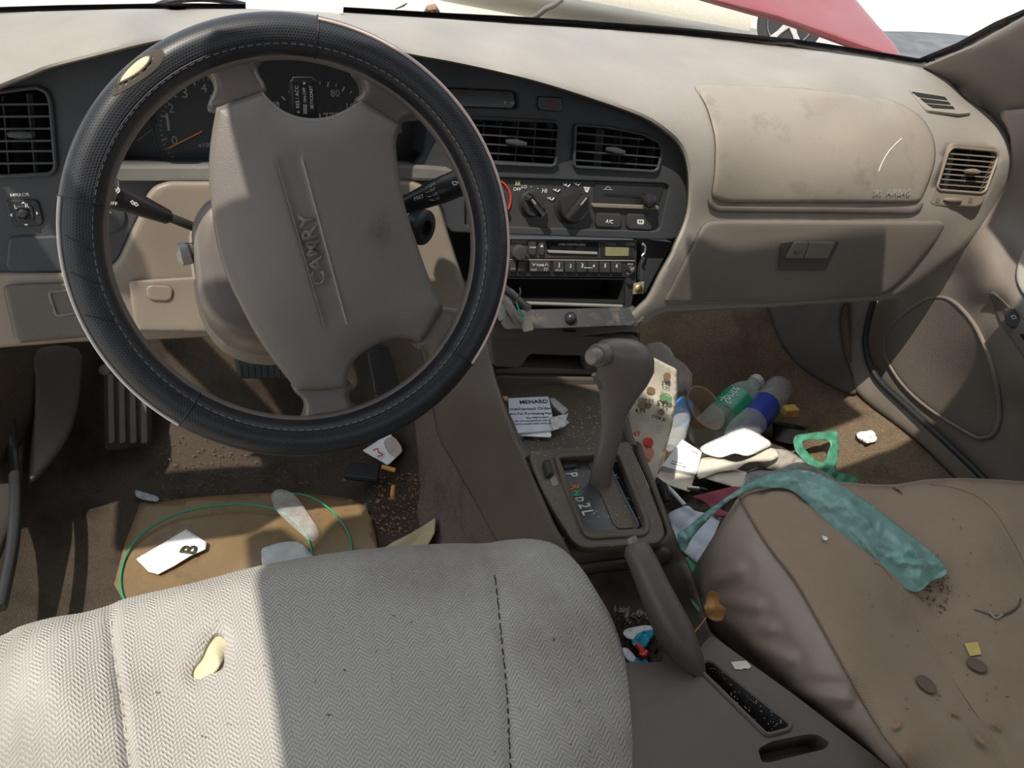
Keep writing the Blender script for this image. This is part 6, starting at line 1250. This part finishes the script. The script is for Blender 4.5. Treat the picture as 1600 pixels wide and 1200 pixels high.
yc = mesh('sponge', [PZ(1234, 642, .12)+np.array(((i & 1)*2-1, ((i >> 1) & 1)*2-1, ((i >> 2) & 1)*2-1))*np.array((.014, .01, .009))*(1+.25*rr.random()) for i in range(8)], [(0, 1, 3, 2), (4, 6, 7, 5), (0, 4, 5, 1), (2, 3, 7, 6), (0, 2, 6, 4), (1, 5, 7, 3)], plastic('yellow sponge', (.6, .38, .1), .9, 150, .8, blotch=.3), None, smooth=False)
m_ = yc.modifiers.new('b', 'BEVEL'); m_.width = .004; m_.segments = 3; tag(yc, 'yellow sponge chunk on top of the black cup', 'sponge')
tk = paper('tissue_wad', cr([(1338, 676), (1350, 674), (1362, 672), (1370, 682), (1366, 690), (1352, 692), (1342, 686)], 3), S_fr, PAPW, 'small white tissue wad alone on the sandy passenger carpet', 'tissue', fn=crinkle(5, 4, .006), lift=.014, step=3)
debris('sand', 500, [(1230, 690), (1330, 650), (1420, 690), (1400, 740), (1330, 770), (1280, 760)], S_fr, simple('amber grit', (.45, .26, .08), .6), 'amber grit ground into the passenger side carpet', 'grit', (.0006, .0018), .003)
# ---------------------------------------------------------------- glass, roof, outside
WSP = Surf([(0, 18, 'y', .425), (270, 14, 'y', .51), (540, 18, 'y', .55), (800, 32, 'y', .565), (1050, 48, 'y', .555), (1246, 69, 'y', .52), (1444, 101, 'y', .455), (0, -60, 'y', .32), (600, -60, 'y', .46), (1200, -30, 'y', .42), (1610, 22, 'y', .27), (1550, -60, 'y', .30), (-80, 15, 'y', .38)])
GLS, nt, B, tc = newmat('dusty windshield glass'); B.inputs['Base Color'].default_value = (.9, .93, .92, 1); B.inputs['Roughness'].default_value = .05
sp = ramp(nt, noise(nt, tc.outputs['Object'], 240, 2), .7, .78); nt.links.new(mth(nt, 'ADD', mth(nt, 'MULTIPLY', sp, .35), .05), B.inputs['Alpha'])
FRIT = simple('black frit', (.008, .008, .012), .25)
base_l = [(-80, 28), (0, 25), (100, 21), (270, 18), (400, 19), (540, 25), (700, 34), (800, 42), (900, 48), (1050, 59), (1246, 81), (1350, 95), (1446, 110)]
up_l = [(1502, 84), (1564, 51), (1618, 25), (1700, -24)]
gls = sheet('window_1', base_l+up_l+[(1700, -120), (600, -140), (-80, -100)], WSP, GLS, None, step=40, thick=0); struct(gls); gls['label'] = 'dusty windshield glass'
top_l = [(1436, 92), (1350, 78), (1246, 62), (1050, 42.5), (900, 32), (800, 26), (700, 21), (540, 12), (400, 7), (270, 6), (100, 9), (0, 12), (-80, 14)]
frt = sheet('window_frit', resample(base_l, 20, False)+[(1502, 85), (1564, 52), (1700, -23), (1694, -36), (1606, 12), (1552, 36), (1494, 68)]+top_l, WSP, FRIT, gls, step=14, thick=.001, lift=.002)
wb = slab('white_card', [(384, -8), (532, -8), (537, 8), (536, 21), (500, 23), (430, 16), (384, 14)], Plane(PY(480, 16, .40), (0, -.75, .65)), simple('bright white card', (.85, .85, .82), .6), 'blank white card standing on the dashboard against the windshield', 'card', .004, 3)
TW = simple('grey twig', (.16, .15, .13), .8)
o = tube('twig', [WSP.at(a, b, -.006) for a, b in ((826, 30), (840, 24), (852, 14), (866, 8), (880, -1))], [.003, .004, .0045, .004, .003], TW, None, n=8); tag(o, 'thick grey twig lying outside on the base of the windshield', 'twig')
o = tube('twig', [WSP.at(a, b, -.005) for a, b in ((618, 14), (630, 9), (636, 5))], [.001, .0018, .001], TW, None, n=6); tag(o, 'thin pale twig outside the windshield just right of the wheel', 'twig')
o = tube('dead_leaf', [WSP.at(a, b, -.006) for a, b in ((664, 19), (670, 13), (678, 12), (686, 19))], [.002, .005, .006, .002], LB, None, n=8); tag(o, 'small curled leaf outside at the windshield base', 'leaf')
o = tube('wiper_arm', [WSP.at(a, b, -.012) for a, b in cr([(235, 14), (262, 3), (300, -2), (345, 0), (400, 12)], 3, False)], [.004]*13, BLK, None, n=8); tag(o, 'black wiper arm outside at the left of the windshield base', 'wiper')
# ground and vehicles
GRD, nt, B, tc = newmat('pale gravel yard'); c = mix(nt, ramp(nt, noise(nt, tc.outputs['Object'], 1.3, 6), .35, .65), (.66, .61, .52), (.5, .46, .40)); nt.links.new(c, B.inputs['Base Color']); B.inputs['Roughness'].default_value = .95
GZ = -.42
struct(mesh('ground', [(-60, -60, GZ), (60, -60, GZ), (60, 90, GZ), (-60, 90, GZ)], [(0, 1, 2, 3)], GRD, None))
MAR = plastic('faded maroon paint', (.23, .04, .052), .25, 900, 0, blotch=.08, spec=.6, dust=.15)
S_md = Surf([(1105, 0, 'y', 1.75), (1340, -10, 'y', 1.9), (1415, 93, 'y', 1.45), (1250, 55, 'y', 1.6), (1100, -80, 'y', 1.9), (1300, -80, 'y', 2.1)])
md = sheet('scrap_panel', resample([(1100, -3), (1160, 12), (1215, 26), (1280, 48), (1330, 66), (1412, 94), (1396, 66), (1370, 38), (1338, 0), (1300, -70), (1000, -70), (1050, -20)], 8), S_md, MAR, None, step=10, thick=.03, rnd=(8, .01)); md.name = 'body_panel'
wk = thing('wrecked_car', 'maroon body panel of a wrecked car slanting down outside the windshield', 'car', (2.0, 2.4, GZ)); md.parent = wk; md.matrix_parent_inverse = Matrix.Translation(-wk.location)
loftrings('lower_body', [[np.array((x, y_, z)) for y_, z in ((1.9, GZ), (1.8, GZ+.2), (1.9, -.02), (2.1, .08), (2.6, .08), (2.75, 0), (2.75, GZ))] for x in (1.3, 1.4, 2.0, 2.6, 2.7)], MAR, wk)
vc = thing('parked_car', 'white parked car with alloy wheel, partly behind the maroon panel', 'car', (5.2, 5.5, GZ))
wc = PY(1236, 34, 5.6); TY = plastic('tyre', (.03, .03, .032), .8, 300, .3); AL = simple('alloy', (.7, .7, .72), .3, .7)
ax_ = np.array((-.55, -.83, 0)); ax_ /= np.linalg.norm(ax_); fx = np.array((-ax_[1], ax_[0], 0))
lathe('tyre', [(-.18, .19), (-.18, .26), (-.15, .285), (-.02, .29), (.01, .275), (.012, .215), (-.01, .205)], wc, ax_, TY, vc, n=48)
whl = lathe('wheel_barrel', [(-.14, .19), (.0, .205), (.008, .2), (-.02, .19), (-.12, .15)], wc, ax_, AL, vc, n=40)
for k in range(5):
    a = 2*pi*k/5+.3; u = fx*cos(a)+np.array((0, 0, 1))*sin(a)
    tube('spoke', [wc+u*.03, wc+u*.12, wc+u*.198], [(.03, .012), (.02, .012), (.026, .01)], AL, whl, n=10, up=ax_)
lathe('wheel_hub', [(-.03, .05), (.012, .05), (.02, .03)], wc, ax_, AL, whl, n=24)
WPA = simple('cream white paint', (.72, .7, .62), .35); dl = -fx if fx[0] > 0 else fx
bodyc = [wc+dl*s+np.array((0, 0, h)) for s, h in ((.36, 0), (3.2, 0))]
rings = []
for s in (.33, .38, 1.2, 2.4, 3.4):
    c = wc+dl*s-ax_*.25; hgt = .22 if s > .35 else .2
    rings.append([c+ax_*w_+np.array((0, 0, z)) for w_, z in ((.0, -.16), (.2, -.14), (.25, -.05), (.26, .12), (.24, .5), (.2, .8), (-1.2, .85), (-1.3, -.1))])
loftrings('car_body', rings, WPA, vc)
dk_ = thing('parked_truck', 'dark dusty vehicle hood beyond the maroon panel at right', 'car', (8, 7, GZ))
S_dk = Surf([(1380, 52, 'y', 5.5), (1500, 48, 'y', 5.6), (1560, 60, 'y', 5.2), (1440, 100, 'y', 4.6), (1500, 100, 'y', 4.5)])
sheet('hood', cr([(1374, 54), (1400, 49), (1460, 51), (1530, 58), (1600, 70), (1600, 150), (1430, 150), (1390, 100)], 3), S_dk, plastic('dusty black paint', (.045, .05, .055), .4, 60, 0, dust=.9, dcol=(.3, .3, .3)), dk_, step=12, thick=.3)
# unseen roof, visor, mirror and pillars, placed and shaped to cast the cabin's shade
def plate_xy(name, pts, z0, z1, mat):
    n = len(pts); V = [(x, y, z0) for x, y in pts]+[(x, y, z1) for x, y in pts]
    F = [tuple(range(n))[::-1], tuple(range(n, 2*n))]+[(i, (i+1) % n, n+(i+1) % n, n+i) for i in range(n)]
    return mesh(name, V, F, mat, None, smooth=False)
struct(plate_xy('ceiling', [(-.81, -1.75), (.80, -1.75), (.80, .10), (.54, .08), (.46, .02), (.43, -.12), (.35, -.168), (.20, -.20), (-.28, -.20), (-.36, -.13), (-.44, -.075), (-.625, -.07), (-.65, -.16), (-.79, -.16), (-.80, -.09), (-.86, -.09), (-.91, -.16), (-.95, -.10), (-.99, -.10), (-.99, -.30), (-.81, -.33)], 1.2, 1.24, ROOFM))  # roof outline widened and notched to steer where its shadow falls
vz = mesh('added_visor_mesh', [(-.145, -.085, 1.205), (.23, -.085, 1.205), (.23, .0, 1.18), (-.12, .0, 1.18), (-.145, -.085, 1.19), (.23, -.085, 1.19), (.23, .0, 1.165), (-.12, .0, 1.165)], [(0, 1, 2, 3), (7, 6, 5, 4), (0, 4, 5, 1), (1, 5, 6, 2), (2, 6, 7, 3), (3, 7, 4, 0)], ROOFM, None, smooth=False); vz.name = 'added_visor'; struct(vz)  # unseen visor, added to keep sun off the glove box
struct(boxw('added_mirror', (-.91, .085, .88), (1, .0, 0), (0, 1, 0), (0, 0, 1), (.23, .14, .14), BLK, None, bev=.03))  # unseen door mirror block, added to shade the driver's footwell and lower dash
struct(tube('trim_8', [(-.80, .42, .76), (-.82, .2, .98), (-.86, .0, 1.21)], (.03), simple('left pillar', (.2, .17, .15), .6), None, n=12))
quadwall('wall_right', [(.86, -1.75, -.1), (.86, .25, -.1), (.86, .25, .80), (.86, -1.75, .80)], simple('far trim', (.12, .10, .085), .8), .03)
quadwall('wall_back', [(-.86, -1.75, -.1), (.86, -1.75, -.1), (.86, -1.75, .85), (-.86, -1.75, .85)], simple('rear trim', (.12, .10, .085), .8), .03)
quadwall('wall_rear_left', [(-.86, -1.75, -.1), (-.86, -.75, -.1), (-.86, -.75, .80), (-.86, -1.75, .80)], simple('rear door trim', (.12, .10, .085), .8), .03)
struct(boxw('trim_10', (.84, -.75, 1.0), (1, 0, 0), (0, 1, 0), (0, 0, 1), (.05, .25, .42), ROOFM, None, bev=.01))
struct(boxw('trim_11', (-.84, -.85, 1.0), (1, 0, 0), (0, 1, 0), (0, 0, 1), (.05, .2, .42), ROOFM, None, bev=.01))
struct(plate_xy('floor', [(-.80, -1.6), (.85, -1.6), (.85, .8), (-.80, .8)], -.06, -.04, CARP))
# ---------------------------------------------------------------- light
w = bpy.data.worlds.new('sky'); SC.world = w; w.use_nodes = True; nt = w.node_tree; bg = nt.nodes['Background']
bg.inputs[0].default_value = (.86, .93, 1, 1); bg.inputs[1].default_value = SKY
sun = bpy.data.lights.new('sun', 'SUN'); so = bpy.data.objects.new('sun', sun); COL.objects.link(so)
sun.energy = SUN; sun.angle = R(.6); sun.color = (1, .93, .82)
so.rotation_euler = Vector(SDIR).to_track_quat('-Z', 'Y').to_euler()
vs = SC.view_settings; vs.view_transform = 'Standard'; vs.look = 'None'; vs.gamma = 1; vs.use_curve_mapping = False; vs.exposure = EXPO
SC.cycles.max_bounces = 8; SC.cycles.transparent_max_bounces = 16
